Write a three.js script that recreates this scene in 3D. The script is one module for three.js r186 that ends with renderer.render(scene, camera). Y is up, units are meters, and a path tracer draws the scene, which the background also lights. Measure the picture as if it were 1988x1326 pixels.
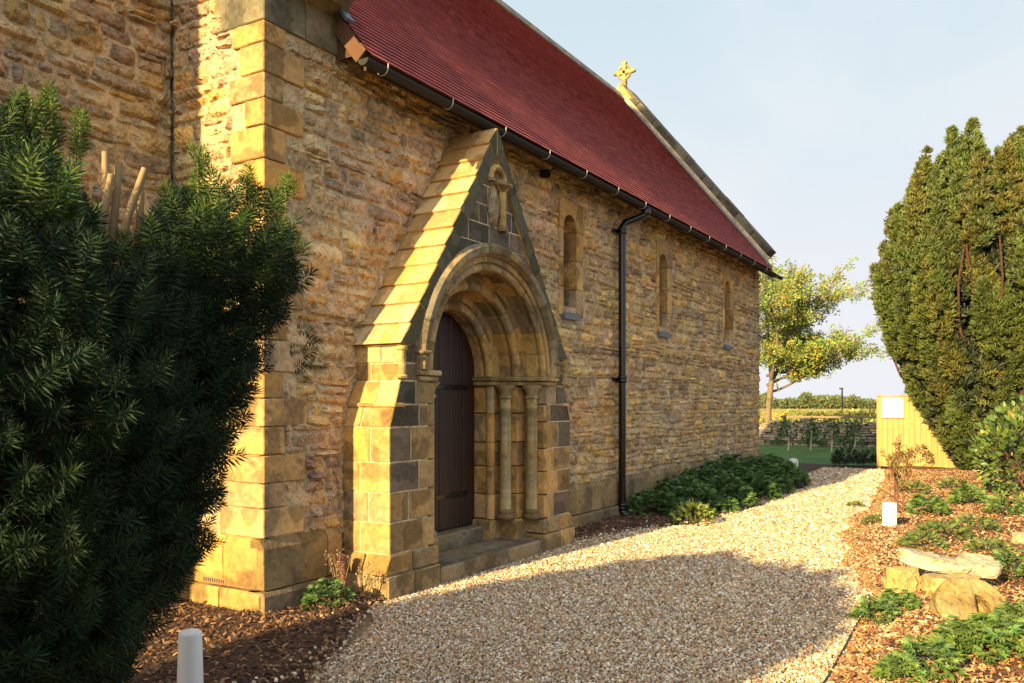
import * as THREE from 'three';
import { mergeGeometries } from 'three/addons/utils/BufferGeometryUtils.js';

// ---------------------------------------------------------------- camera, sky, sun, exposure
const scene = new THREE.Scene();
const FOCAL = 1650, HORIZON = 785, EYE = 1.6, YAW = 31 * Math.PI / 180;   // focal length and horizon in pixels of a 1988 x 1326 picture
const camera = new THREE.PerspectiveCamera(2 * Math.atan(663 / FOCAL) * 180 / Math.PI, 1988 / 1326, 0.05, 3000);
camera.position.set(0, EYE, 0);
camera.lookAt(Math.cos(YAW), EYE, -Math.sin(YAW));
camera.setViewOffset(1988, 1326, 0, 663 - HORIZON, 1988, 1326);

const renderer = new THREE.WebGLRenderer({ antialias: true });
renderer.toneMapping = THREE.LinearToneMapping;
renderer.toneMappingExposure = 2.6;
renderer.shadowMap.enabled = true;
renderer.shadowMap.type = THREE.PCFSoftShadowMap;

const SUN_EL = 19.5 * Math.PI / 180, SUN_DRIFT = 6.2 * Math.PI / 180;         // low evening sun, a little north of west (-x), behind the south walls
const toSun = new THREE.Vector3(-Math.cos(SUN_EL) * Math.cos(SUN_DRIFT), Math.sin(SUN_EL), -Math.cos(SUN_EL) * Math.sin(SUN_DRIFT));
const sun = new THREE.DirectionalLight(new THREE.Color(1, 0.74, 0.34), 5);
sun.position.copy(toSun).multiplyScalar(60).add(new THREE.Vector3(10, 0, -4));
sun.target.position.set(10, 0, -4);
sun.castShadow = true;
sun.shadow.mapSize.set(4096, 4096);
Object.assign(sun.shadow.camera, { left: -40, right: 40, top: 30, bottom: -30, near: 1, far: 140 });
sun.shadow.radius = 1.4;
scene.add(sun, sun.target);

// ---------------------------------------------------------------- random numbers and noise
function RNG(a) { return () => { a |= 0; a = a + 0x6D2B79F5 | 0; let t = Math.imul(a ^ a >>> 15, 1 | a); t = t + Math.imul(t ^ t >>> 7, 61 | t) ^ t; return ((t ^ t >>> 14) >>> 0) / 4294967296; }; }
const lerp = (a, b, t) => a + (b - a) * t, clamp = (x, a, b) => Math.min(b, Math.max(a, x)), sstep = (a, b, x) => { const t = clamp((x - a) / (b - a), 0, 1); return t * t * (3 - 2 * t); };
function hash3(x, y, z) { let h = Math.imul(x, 374761393) ^ Math.imul(y, 668265263) ^ Math.imul(z, 2147483647 - 59); h = Math.imul(h ^ h >>> 13, 1274126177); return ((h ^ h >>> 16) >>> 0) / 4294967296; }
function noise3(x, y, z = 0) {   // value noise, -1..1
  const xi = Math.floor(x), yi = Math.floor(y), zi = Math.floor(z), f = (t) => t * t * (3 - 2 * t), u = f(x - xi), v = f(y - yi), w = f(z - zi);
  const L = (k) => lerp(lerp(hash3(xi, yi, zi + k), hash3(xi + 1, yi, zi + k), u), lerp(hash3(xi, yi + 1, zi + k), hash3(xi + 1, yi + 1, zi + k), u), v);
  return lerp(L(0), L(1), w) * 2 - 1;
}
const fbm3 = (x, y, z = 0, o = 3) => { let s = 0, a = 0.5; for (let i = 0; i < o; i++) { s += a * noise3(x, y, z); x *= 2.03; y *= 2.03; z *= 2.03; a *= 0.5; } return s; };
function tileFbm(size, cells, oct, seed) {   // tileable fractal noise, 0..1
  const out = new Float32Array(size * size);
  let amp = 0.5, tot = 0;
  for (let o = 0; o < oct; o++, amp *= 0.55, cells *= 2) {
    tot += amp;
    const g = new Float32Array(cells * cells), r = RNG(seed * 97 + o * 31 + 5);
    for (let i = 0; i < g.length; i++) g[i] = r();
    for (let y = 0; y < size; y++) for (let x = 0; x < size; x++) {
      const fx = x / size * cells, fy = y / size * cells, xi = Math.floor(fx), yi = Math.floor(fy), f = (t) => t * t * (3 - 2 * t), u = f(fx - xi), v = f(fy - yi), x1 = (xi + 1) % cells, y1 = (yi + 1) % cells;
      out[y * size + x] += amp * lerp(lerp(g[yi * cells + xi], g[yi * cells + x1], u), lerp(g[y1 * cells + xi], g[y1 * cells + x1], u), v);
    }
  }
  for (let i = 0; i < out.length; i++) out[i] /= tot;
  return out;
}

// ---------------------------------------------------------------- the sky: pale evening air with thin cloud
{
  const W = 1024, Hh = 512, data = new Float32Array(W * Hh * 4);
  for (let j = 0; j < Hh; j++) for (let i = 0; i < W; i++) {
    const e = (j + 0.5) / Hh * Math.PI - Math.PI / 2, p = ((i + 0.5) / W - 0.5) * 2 * Math.PI, d = [Math.cos(p) * Math.cos(e), Math.sin(e), Math.sin(p) * Math.cos(e)];
    const s = Math.max(0, Math.sin(e)), k = sstep(0.04, 0.45, s), k2 = sstep(0.35, 1, s);
    let c = [lerp(0.338, 0.255, k), lerp(0.340, 0.308, k), lerp(0.362, 0.337, k)];
    c = [lerp(c[0], 0.13, k2), lerp(c[1], 0.21, k2), lerp(c[2], 0.32, k2)];
    // thin high cloud, drawn out into streaks
    const q = 1 / (s + 0.12), n = fbm3(d[0] * q * 0.9 + 7, d[2] * q * 2.1, 3.3, 5), cl = sstep(-0.05, 0.38, n) * 0.42 * sstep(0.0, 0.12, s);
    c = [lerp(c[0], 0.345, cl), lerp(c[1], 0.352, cl), lerp(c[2], 0.366, cl)];
    const ds = d[0] * toSun.x + d[1] * toSun.y + d[2] * toSun.z, glow = Math.pow(Math.max(0, ds), 3) * 0.8;   // brighter, warmer air round the low sun
    c = [c[0] + glow, c[1] + glow * 0.84, c[2] + glow * 0.6];
    if (e < 0) c = [0.12, 0.10, 0.06];
    data.set([c[0], c[1], c[2], 1], (j * W + i) * 4);
  }
  const sky = new THREE.DataTexture(data, W, Hh, THREE.RGBAFormat, THREE.FloatType);
  sky.mapping = THREE.EquirectangularReflectionMapping; sky.magFilter = THREE.LinearFilter; sky.minFilter = THREE.LinearFilter; sky.needsUpdate = true;
  scene.background = sky; scene.environment = sky;
}

// ---------------------------------------------------------------- helpers
const V = (x, y, z) => new THREE.Vector3(x, y, z);
const ground = (px, py, y = 0) => { const t = (px - 994) / FOCAL, u = (HORIZON - py) / FOCAL, d = (y - EYE) / u; return V(d * (Math.cos(YAW) + t * Math.sin(YAW)), y, d * (-Math.sin(YAW) + t * Math.cos(YAW))); };
const project = (p) => { const d = p.x * Math.cos(YAW) - p.z * Math.sin(YAW), r = p.x * Math.sin(YAW) + p.z * Math.cos(YAW); return [994 + r / d * FOCAL, HORIZON - (p.y - EYE) / d * FOCAL, d]; };
const taken = new Map();
const numbered = (n) => { const k = taken.get(n) ?? 0; taken.set(n, k + 1); return k ? n + '_' + String(k).padStart(3, '0') : n; };
function shadows(o) { o.castShadow = true; o.receiveShadow = true; return o; }
function mesh(name, geo, mat, parent) { const m = shadows(new THREE.Mesh(geo, mat)); m.name = parent === scene || !parent ? numbered(name) : name; (parent ?? scene).add(m); return m; }
function group(name, parent) { const g = new THREE.Group(); g.name = !parent || parent === scene ? numbered(name) : name; (parent ?? scene).add(g); return g; }
function tag(o, label, category, grp, kind) { o.userData.label = label; o.userData.category = category; if (grp) o.userData.group = grp; if (kind) o.userData.kind = kind; return o; }
const stuff = (o) => { o.userData.kind = 'stuff'; return o; };
function copyOf(o, name) { const c = o.clone(); c.name = numbered(name ?? o.name); c.userData = { ...o.userData }; scene.add(c); return c; }
const rgb = (a, k = 1) => new THREE.Color().setRGB(a[0] * k, a[1] * k, a[2] * k);
function paint(geo, c) {   // c: [r,g,b] or (x,y,z,nx,ny,nz) => [r,g,b]; linear values
  const p = geo.attributes.position, n = geo.attributes.normal, a = new Float32Array(p.count * 3);
  for (let i = 0; i < p.count; i++) { const v = typeof c === 'function' ? c(p.getX(i), p.getY(i), p.getZ(i), n.getX(i), n.getY(i), n.getZ(i)) : c; a[3 * i] = v[0]; a[3 * i + 1] = v[1]; a[3 * i + 2] = v[2]; }
  geo.setAttribute('color', new THREE.BufferAttribute(a, 3));
  return geo;
}
function boxUV(geo, k = 1, ou = 0, ov = 0) {   // uv in metres, taken along the main axis of each vertex normal
  const p = geo.attributes.position, n = geo.attributes.normal, a = new Float32Array(p.count * 2);
  for (let i = 0; i < p.count; i++) {
    const X = Math.abs(n.getX(i)), Y = Math.abs(n.getY(i)), Z = Math.abs(n.getZ(i)), x = p.getX(i), y = p.getY(i), z = p.getZ(i);
    const [u, v] = X > Y && X > Z ? [z, y] : Y > Z ? [x, z] : [x, y];
    a[2 * i] = u * k + ou; a[2 * i + 1] = v * k + ov;
  }
  geo.setAttribute('uv', new THREE.BufferAttribute(a, 2));
  return geo;
}
function flat(geo) { const g = geo.index ? geo.toNonIndexed() : geo; g.computeVertexNormals(); for (const k of Object.keys(g.attributes)) if (!['position', 'normal', 'uv', 'color'].includes(k)) g.deleteAttribute(k); return g; }
function fromTris(pos) { const g = new THREE.BufferGeometry(); g.setAttribute('position', new THREE.Float32BufferAttribute(pos, 3)); g.computeVertexNormals(); return g; }
function chamferBox(x0, x1, y0, y1, z0, z1, b = 0.008) {   // a box with cut edges, 44 triangles
  b = Math.min(b, (x1 - x0) / 3, (y1 - y0) / 3, (z1 - z0) / 3);
  const P = [], cx = (x0 + x1) / 2, cy = (y0 + y1) / 2, cz = (z0 + z1) / 2, hx = (x1 - x0) / 2, hy = (y1 - y0) / 2, hz = (z1 - z0) / 2;
  const pt = (sx, sy, sz, ax) => [cx + sx * (hx - (ax === 0 ? 0 : b)), cy + sy * (hy - (ax === 1 ? 0 : b)), cz + sz * (hz - (ax === 2 ? 0 : b))];
  const tri = (a, b2, c) => {   // turned outwards
    const u = [b2[0] - a[0], b2[1] - a[1], b2[2] - a[2]], v = [c[0] - a[0], c[1] - a[1], c[2] - a[2]], n = [u[1] * v[2] - u[2] * v[1], u[2] * v[0] - u[0] * v[2], u[0] * v[1] - u[1] * v[0]];
    const o = [(a[0] + b2[0] + c[0]) / 3 - cx, (a[1] + b2[1] + c[1]) / 3 - cy, (a[2] + b2[2] + c[2]) / 3 - cz];
    if (n[0] * o[0] + n[1] * o[1] + n[2] * o[2] < 0) P.push(...a, ...c, ...b2); else P.push(...a, ...b2, ...c);
  };
  const quad = (a, b2, c, d) => { tri(a, b2, c); tri(a, c, d); };
  for (let ax = 0; ax < 3; ax++) for (const s of [-1, 1]) {
    const mk = (p, q) => { const v = [0, 0, 0]; v[ax] = s; v[(ax + 1) % 3] = p; v[(ax + 2) % 3] = q; return pt(v[0], v[1], v[2], ax); };
    quad(mk(-1, -1), mk(1, -1), mk(1, 1), mk(-1, 1));
  }
  for (let ax = 0; ax < 3; ax++) for (const p of [-1, 1]) for (const q of [-1, 1]) {
    const a1 = (ax + 1) % 3, a2 = (ax + 2) % 3, mk = (t, f) => { const v = [0, 0, 0]; v[ax] = t; v[a1] = p; v[a2] = q; return pt(v[0], v[1], v[2], f); };
    quad(mk(-1, a1), mk(1, a1), mk(1, a2), mk(-1, a2));
  }
  for (const sx of [-1, 1]) for (const sy of [-1, 1]) for (const sz of [-1, 1]) tri(pt(sx, sy, sz, 0), pt(sx, sy, sz, 1), pt(sx, sy, sz, 2));
  return boxUV(fromTris(P));
}
function prism(poly, z0, z1, bevel = 0.006) {   // polygon in x, y drawn out along z
  const s = new THREE.Shape(poly.map(([x, y]) => new THREE.Vector2(x, y)));
  const g = new THREE.ExtrudeGeometry(s, { depth: z1 - z0 - 2 * bevel, bevelEnabled: bevel > 0, bevelThickness: bevel, bevelSize: bevel, bevelOffset: -bevel, bevelSegments: 1, steps: 1 });
  g.translate(0, 0, z0 + bevel);
  return boxUV(flat(g));
}
function tube(pts, radii, seg = 8, closed = false) {   // tapered tube through points
  const pos = [], idx = [], n = pts.length;
  let up = V(0.31, 0.2, 0.93);
  for (let i = 0; i < n; i++) {
    const t = pts[Math.min(i + 1, n - 1)].clone().sub(pts[Math.max(i - 1, 0)]).normalize(), a = V(0, 0, 0).crossVectors(t, up).normalize(), b = V(0, 0, 0).crossVectors(t, a).normalize();
    const r = Array.isArray(radii) ? radii[i] : radii;
    for (let k = 0; k < seg; k++) { const q = k / seg * 2 * Math.PI, p = pts[i].clone().addScaledVector(a, Math.cos(q) * r).addScaledVector(b, Math.sin(q) * r); pos.push(p.x, p.y, p.z); }
  }
  for (let i = 0; i < n - 1; i++) for (let k = 0; k < seg; k++) { const a = i * seg + k, b = i * seg + (k + 1) % seg; idx.push(a, a + seg, b, b, a + seg, b + seg); }
  for (const [o, f] of [[0, 1], [(n - 1) * seg, 0]]) for (let k = 1; k < seg - 1; k++) f ? idx.push(o, o + k, o + k + 1) : idx.push(o, o + k + 1, o + k);
  const g = new THREE.BufferGeometry(); g.setAttribute('position', new THREE.Float32BufferAttribute(pos, 3)); g.setIndex(idx); g.computeVertexNormals();
  return boxUV(g);
}
function lathe(profile, seg = 20) { const g = new THREE.LatheGeometry(profile.map(([r, y]) => new THREE.Vector2(r, y)), seg); return boxUV(g); }
const merge = (list) => mergeGeometries(list.map((g) => { const q = g.index ? g.toNonIndexed() : g; for (const k of Object.keys(q.attributes)) if (!['position', 'normal', 'uv', 'color'].includes(k)) q.deleteAttribute(k); return q; }));
const UP = V(0, 1, 0), dummyQ = new THREE.Quaternion();
function aimLeaf(pos, dir, nrm, scale) {   // +y along dir, blade facing nrm
  const y = dir.clone().normalize(), x = V(0, 0, 0).crossVectors(y, nrm).normalize(), z = V(0, 0, 0).crossVectors(x, y);
  return new THREE.Matrix4().makeBasis(x.multiplyScalar(scale), y.multiplyScalar(scale), z.multiplyScalar(scale)).setPosition(pos);
}
function aim(pos, dir, scale, spin = 0, sy) {   // matrix that turns +y to dir
  const q = new THREE.Quaternion().setFromUnitVectors(UP, dir), q2 = new THREE.Quaternion().setFromAxisAngle(UP, spin);
  return new THREE.Matrix4().compose(pos, q.multiply(q2), V(scale, sy ?? scale, scale));
}
function inst(name, geo, mat, mats, cols, parent) {
  const m = shadows(new THREE.InstancedMesh(geo, mat, mats.length)); m.name = !parent || parent === scene ? numbered(name) : name;
  mats.forEach((x, i) => { m.setMatrixAt(i, x); if (cols) m.setColorAt(i, cols[i]); });
  (parent ?? scene).add(m); return stuff(m);
}

// ---------------------------------------------------------------- textures and materials
function colourTex(size, f, rep = 1) {
  const d = new Uint8Array(size * size * 4), enc = (x) => Math.round(255 * clamp(x <= 0.0031308 ? 12.92 * x : 1.055 * Math.pow(x, 1 / 2.4) - 0.055, 0, 1));
  for (let i = 0; i < size * size; i++) { const c = f(i, i % size, Math.floor(i / size)); d.set([enc(c[0]), enc(c[1]), enc(c[2]), 255], i * 4); }
  const t = new THREE.DataTexture(d, size, size); t.wrapS = t.wrapT = THREE.RepeatWrapping; t.magFilter = THREE.LinearFilter; t.minFilter = THREE.LinearMipmapLinearFilter; t.generateMipmaps = true; t.colorSpace = THREE.SRGBColorSpace; t.repeat.set(rep, rep); t.needsUpdate = true; return t;
}
function bumpTex(size, f, rep = 1) {
  const d = new Uint8Array(size * size * 4);
  for (let i = 0; i < size * size; i++) { const v = Math.round(255 * clamp(f(i, i % size, Math.floor(i / size)), 0, 1)); d.set([v, v, v, 255], i * 4); }
  const t = new THREE.DataTexture(d, size, size); t.wrapS = t.wrapT = THREE.RepeatWrapping; t.magFilter = THREE.LinearFilter; t.minFilter = THREE.LinearMipmapLinearFilter; t.generateMipmaps = true; t.repeat.set(rep, rep); t.needsUpdate = true; return t;
}
const S = 512, nA = tileFbm(S, 6, 6, 1), nB = tileFbm(S, 4, 5, 2), nC = tileFbm(S, 24, 4, 3), nD = tileFbm(S, 48, 3, 4), nE = tileFbm(S, 3, 6, 5);
const roughTex = colourTex(S, (i) => { const v = 0.80 + 0.9 * (nA[i] - 0.5) + 0.55 * (nC[i] - 0.5) + 0.65 * (nD[i] - 0.5), w = (nB[i] - 0.5) * 0.5; return [v * (1 + w * 0.3), v * (1 - w * 0.05), v * (1 - w * 0.6)]; }, 0.8);
const roughBump = bumpTex(S, (i) => 0.5 + 0.8 * (nA[i] - 0.5) + 0.9 * (nC[i] - 0.5) + 0.5 * (nD[i] - 0.5), 0.8);
const ashlarTex = colourTex(S, (i) => { const v = 0.78 + 0.8 * (nE[i] - 0.5) + 0.5 * (nD[i] - 0.5), w = nB[i] - 0.5, d = sstep(0.55, 0.66, nA[i]) * 0.42; return [v * (1 - d) * (1 + 0.2 * w), v * (1 - d), v * (1 - d) * (1 - 0.7 * w)]; }, 0.7);
const ashlarBump = bumpTex(S, (i) => 0.5 * nC[i] + 0.5 * nE[i], 0.7);
const lichenTex = colourTex(S, (i) => { const v = 0.66 + 0.5 * (nE[i] - 0.5) + 0.3 * (nD[i] - 0.5), L = sstep(0.55, 0.585, nB[i] * 0.75 + nC[i] * 0.25), o = sstep(0.6, 0.66, nE[i]) * (1 - L); return [lerp(v, 0.98, L * 0.8), lerp(v * (1 - 0.15 * o), 0.99, L * 0.85), lerp(v * (1 - 0.5 * o), 1, L * 0.95)]; }, 0.9);
const grainTex = colourTex(256, (i) => { const v = 0.72 + 0.6 * (nC[(i * 7) % (S * S)] - 0.5); return [v, v, v]; }, 3);
const soilTex = colourTex(S, (i) => { const v = 0.32 + 1.1 * (nC[i] - 0.25) * nD[i] * 1.6, w = nB[i]; return [v, v * (0.85 + 0.1 * w), v * (0.7 + 0.15 * w)]; }, 1.2);
const soilBump = bumpTex(S, (i) => 0.4 * nA[i] + 0.6 * nC[i], 1.2);
const woodTex = colourTex(S, (i, x, y) => { const v = 0.66 + 0.5 * (nA[(Math.floor(y / 12) % S) * S + (x * 3) % S] - 0.5) + 0.12 * (nD[i] - 0.5); return [v, v * 0.97, v * 0.92]; }, 1);
const woodBump = bumpTex(S, (i, x, y) => nA[(Math.floor(y / 12) % S) * S + (x * 3) % S], 1);
const std = (o) => new THREE.MeshStandardMaterial({ roughness: 0.95, metalness: 0, ...o });
const M = {
  rubble: std({ vertexColors: true, map: roughTex, bumpMap: roughBump, bumpScale: 0.05 }),
  mortar: std({ color: rgb([0.56, 0.425, 0.255]), map: roughTex, bumpMap: roughBump, bumpScale: 0.04 }),
  ashlar: std({ vertexColors: true, map: ashlarTex, bumpMap: ashlarBump, bumpScale: 0.02, roughness: 0.9 }),
  lichen: std({ vertexColors: true, map: lichenTex, bumpMap: ashlarBump, bumpScale: 0.02, roughness: 0.92 }),
  pointing: std({ color: rgb([0.62, 0.49, 0.30]), map: roughTex, bumpMap: roughBump, bumpScale: 0.01 }),
  tile: std({ vertexColors: true, roughness: 0.8, map: grainTex }),
  lead: std({ color: rgb([0.16, 0.19, 0.23]), roughness: 0.55, metalness: 0.3 }),
  iron: std({ color: rgb([0.006, 0.006, 0.007]), roughness: 0.2 }),
  gutter: std({ color: rgb([0.010, 0.009, 0.009]), roughness: 0.75 }),
  bracket: std({ color: rgb([0.40, 0.40, 0.38]), roughness: 0.5 }),
  oak: std({ color: rgb([0.030, 0.012, 0.010]), map: woodTex, bumpMap: woodBump, bumpScale: 0.006, roughness: 0.42 }),
  soffit: std({ color: rgb([0.10, 0.055, 0.03]), map: woodTex }),
  glass: new THREE.MeshPhysicalMaterial({ color: rgb([0.03, 0.035, 0.04]), roughness: 0.12, metalness: 0 }),
  white: std({ color: rgb([0.80, 0.80, 0.80]), roughness: 0.45 }),
  hole: std({ color: rgb([0.05, 0.05, 0.06]), roughness: 0.8 }),
  soil: std({ vertexColors: true, map: soilTex, bumpMap: soilBump, bumpScale: 0.05, roughness: 1 }),
  chips: std({ roughness: 1, color: 0xffffff }),
  pebble: std({ roughness: 0.85, color: 0xffffff }),
  bark: std({ color: rgb([0.20, 0.085, 0.045]), map: woodTex, bumpMap: roughBump, bumpScale: 0.02 }),
  greybark: std({ color: rgb([0.22, 0.17, 0.11]), map: roughTex, bumpMap: roughBump, bumpScale: 0.02 }),
  cut: std({ color: rgb([0.42, 0.30, 0.16]), map: woodTex }),
  needle: new THREE.MeshPhysicalMaterial({ vertexColors: true, roughness: 0.6, specularIntensity: 0.4, side: THREE.DoubleSide }),
  leaf: new THREE.MeshPhysicalMaterial({ vertexColors: true, roughness: 0.6, side: THREE.DoubleSide, transmission: 0.25, thickness: 0 }),
  gloss: std({ vertexColors: true, roughness: 0.35, side: THREE.DoubleSide }),
  plank: std({ vertexColors: true, map: woodTex, bumpMap: woodBump, bumpScale: 0.004, roughness: 0.8 }),
  rock: std({ vertexColors: true, map: roughTex, bumpMap: roughBump, bumpScale: 0.03 }),
  plastic: std({ color: rgb([0.01, 0.01, 0.01]), roughness: 0.5 }),
  rust: std({ color: rgb([0.16, 0.055, 0.035]), roughness: 0.75 }),
};

// ---------------------------------------------------------------- ground, path and beds
const pl = (pts) => (x) => { if (x <= pts[0][0]) return pts[0][1]; for (let i = 1; i < pts.length; i++) if (x <= pts[i][0]) return lerp(pts[i - 1][1], pts[i][1], (x - pts[i - 1][0]) / (pts[i][0] - pts[i - 1][0])); return pts[pts.length - 1][1]; };
const pathSouth = pl([[-6, -0.9], [5.1, -0.97], [7.4, -1.05], [9, -1.45], [11, -1.86], [16.3, -2.24], [20, -2.6], [22.4, -2.9]]);
const pathNorth = pl([[-6, 1.2], [1.6, -2.1], [3.6, -3.46], [5.1, -4.33], [5.5, -4.47], [8.75, -4.47], [9.2, -4.36], [10.2, -4.14], [11.4, -3.62], [15.2, -3.6], [17.7, -3.6], [19.4, -4.15], [22.4, -4.3]]);
function sheet(x0, x1, nx, zA, zB, nz, yf, col, step) {   // a grid between two edges, height yf(x, z, t)
  const pos = [], uv = [], idx = [], cs = [];
  for (let i = 0; i <= nx; i++) for (let k = 0; k <= nz; k++) {
    const x = lerp(x0, x1, i / nx), t = k / nz, z = lerp(zA(x), zB(x), t);
    pos.push(x, yf(x, z, t), z); uv.push(x, z); cs.push(...col(x, z, t));
  }
  for (let i = 0; i < nx; i++) for (let k = 0; k < nz; k++) { const a = i * (nz + 1) + k, b = a + nz + 1; idx.push(a, a + 1, b, b, a + 1, b + 1); }
  const g = new THREE.BufferGeometry(); g.setAttribute('position', new THREE.Float32BufferAttribute(pos, 3)); g.setAttribute('uv', new THREE.Float32BufferAttribute(uv, 2)); g.setAttribute('color', new THREE.Float32BufferAttribute(cs, 3)); g.setIndex(idx); g.computeVertexNormals();
  return g;
}
{
  const g = new THREE.PlaneGeometry(2400, 2400, 1, 1).rotateX(-Math.PI / 2); boxUV(g, 0.5); paint(g, [0.17, 0.16, 0.045]);
  const m = mesh('ground', g, std({ vertexColors: true, map: soilTex }), scene); m.position.y = -0.14; tag(m, 'open grassy ground running out to the horizon', 'ground', null, 'structure');
  const gp = sheet(-5, 22.4, 140, (x) => Math.min(pathNorth(x), pathSouth(x) - 0.02) - 0.15, (x) => pathSouth(x) + 0.15, 24, (x, z) => noise3(x * 1.7, z * 1.7) * 0.008 - 0.004, () => [0.40, 0.295, 0.18]);
  tag(mesh('gravel_path', gp, std({ vertexColors: true, map: soilTex, bumpMap: soilBump, bumpScale: 0.02 }), scene), 'buff pea gravel path running along the church wall', 'path', null, 'structure');
  // soil beds: along the church wall and to the south of the path
  const edge = (t, a, b) => sstep(0, a, t) * sstep(0, b, 1 - t);
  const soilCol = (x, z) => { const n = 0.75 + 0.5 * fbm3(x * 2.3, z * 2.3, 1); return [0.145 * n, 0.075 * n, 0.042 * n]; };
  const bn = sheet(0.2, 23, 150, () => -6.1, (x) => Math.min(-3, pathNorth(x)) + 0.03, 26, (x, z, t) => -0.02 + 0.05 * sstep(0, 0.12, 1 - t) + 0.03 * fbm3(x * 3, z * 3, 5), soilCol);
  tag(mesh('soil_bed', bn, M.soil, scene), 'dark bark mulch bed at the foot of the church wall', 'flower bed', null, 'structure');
  const bedY = (x, z, t) => -0.03 + 0.07 * sstep(0, 0.05, t) + 0.05 * fbm3(x * 1.9, z * 1.9, 9) * sstep(0, 0.1, t) + 0.10 * sstep(0.12, 0.4, t);
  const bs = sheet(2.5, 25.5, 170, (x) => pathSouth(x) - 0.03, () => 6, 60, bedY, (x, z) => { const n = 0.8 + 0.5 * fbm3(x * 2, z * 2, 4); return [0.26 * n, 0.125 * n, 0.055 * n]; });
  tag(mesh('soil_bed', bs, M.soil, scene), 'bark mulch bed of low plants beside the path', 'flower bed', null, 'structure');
  // lawn and bare soil strip past the east end
  const lw = sheet(22.5, 34.5, 30, () => -26, () => -3.3, 40, (x, z) => -0.05 + noise3(x, z) * 0.02 + (x > 24 ? 0.02 : 0), (x, z) => { const n = 0.8 + 0.5 * fbm3(x * 1.3, z * 1.3); return x < 24.2 ? [0.10 * n, 0.06 * n, 0.035 * n] : [0.15 * n, 0.34 * n, 0.045 * n]; });
  tag(mesh('lawn', lw, M.soil, scene), 'small green lawn beyond the east end of the church', 'lawn', null, 'structure');
  const fd = sheet(50, 500, 40, (x) => -x * 0.9, (x) => x * 0.4, 40, (x, z) => -0.1 + 1.3 * sstep(60, 400, x) + noise3(x * 0.03, z * 0.03) * 0.2, (x, z) => { const n = fbm3(x * 0.02, z * 0.05); return n > 0 ? [0.62, 0.50, 0.12] : [0.36, 0.40, 0.08]; });
  tag(mesh('field', fd, std({ vertexColors: true, map: soilTex }), scene), 'yellow green field beyond the dry stone wall', 'field', null, 'structure');
}
const bedHeight = (x, z) => { const t = (z - pathSouth(x)) / (6 - pathSouth(x)); return t < 0 ? 0 : -0.03 + 0.07 * sstep(0, 0.05, t) + 0.05 * fbm3(x * 1.9, z * 1.9, 9) * sstep(0, 0.1, t) + 0.10 * sstep(0.12, 0.4, t); };

// ---------------------------------------------------------------- the church
const church = tag(group('church'), 'old stone church with red tiled roof, rubble walls and gabled stone doorway', 'church');
const XW = 4.57, XE = 18.8, ZW = -4.95, ZT = -6.016, XC = 7.08, SPR = 1.9;
const PAL = [[0.56, 0.395, 0.20], [0.60, 0.42, 0.19], [0.52, 0.39, 0.235], [0.43, 0.325, 0.21], [0.60, 0.385, 0.14], [0.40, 0.295, 0.19], [0.57, 0.44, 0.26], [0.48, 0.355, 0.205], [0.62, 0.46, 0.24], [0.37, 0.28, 0.19]];
const jitterCol = (c, r, k = 0.16) => { const v = 1 + (r() - 0.5) * 2 * k, w = (r() - 0.5) * k; return [c[0] * v * (1 + w * 0.5), c[1] * v, c[2] * v * (1 - w)]; };
// polygon in (z, y) drawn out along x
function prismX(poly, x0, x1, bevel = 0.006) {
  const g = prism(poly, x0, x1, bevel), p = g.attributes.position.array;
  for (let i = 0; i < p.length; i += 9) {
    for (let k = 0; k < 9; k += 3) { const t = p[i + k]; p[i + k] = p[i + k + 2]; p[i + k + 2] = t; }
    for (let k = 0; k < 3; k++) { const t = p[i + 3 + k]; p[i + 3 + k] = p[i + 6 + k]; p[i + 6 + k] = t; }
  }
  g.computeVertexNormals();
  return boxUV(g);
}
// polygon in (x, z) drawn out along y
function prismY(poly, y0, y1, bevel = 0.006) {
  const g = prism(poly, y0, y1, bevel), p = g.attributes.position.array;
  for (let i = 0; i < p.length; i += 9) {
    for (let k = 0; k < 9; k += 3) { const t = p[i + k + 1]; p[i + k + 1] = p[i + k + 2]; p[i + k + 2] = t; }
    for (let k = 0; k < 3; k++) { const t = p[i + 3 + k]; p[i + 3 + k] = p[i + 6 + k]; p[i + 6 + k] = t; }
  }
  g.computeVertexNormals();
  return boxUV(g);
}
const ASH = [0.60, 0.40, 0.145];
const ashCol = (r, k = 0.14) => jitterCol([[0.63, 0.395, 0.155], [0.68, 0.395, 0.12], [0.59, 0.40, 0.19], [0.64, 0.395, 0.15], [0.55, 0.325, 0.115]][Math.floor(r() * 5)], r, k);
const block = (name, parent, g, c, mat = M.ashlar) => { const uv = g.attributes.uv.array, o = hash3(Math.round(uv[0] * 1000), Math.round(uv[1] * 1000), 7); for (let i = 0; i < uv.length; i++) uv[i] += o * 3.7 * (i % 2 ? 1 : 1.7); return mesh(name, paint(g, c), mat, parent); };

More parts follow.
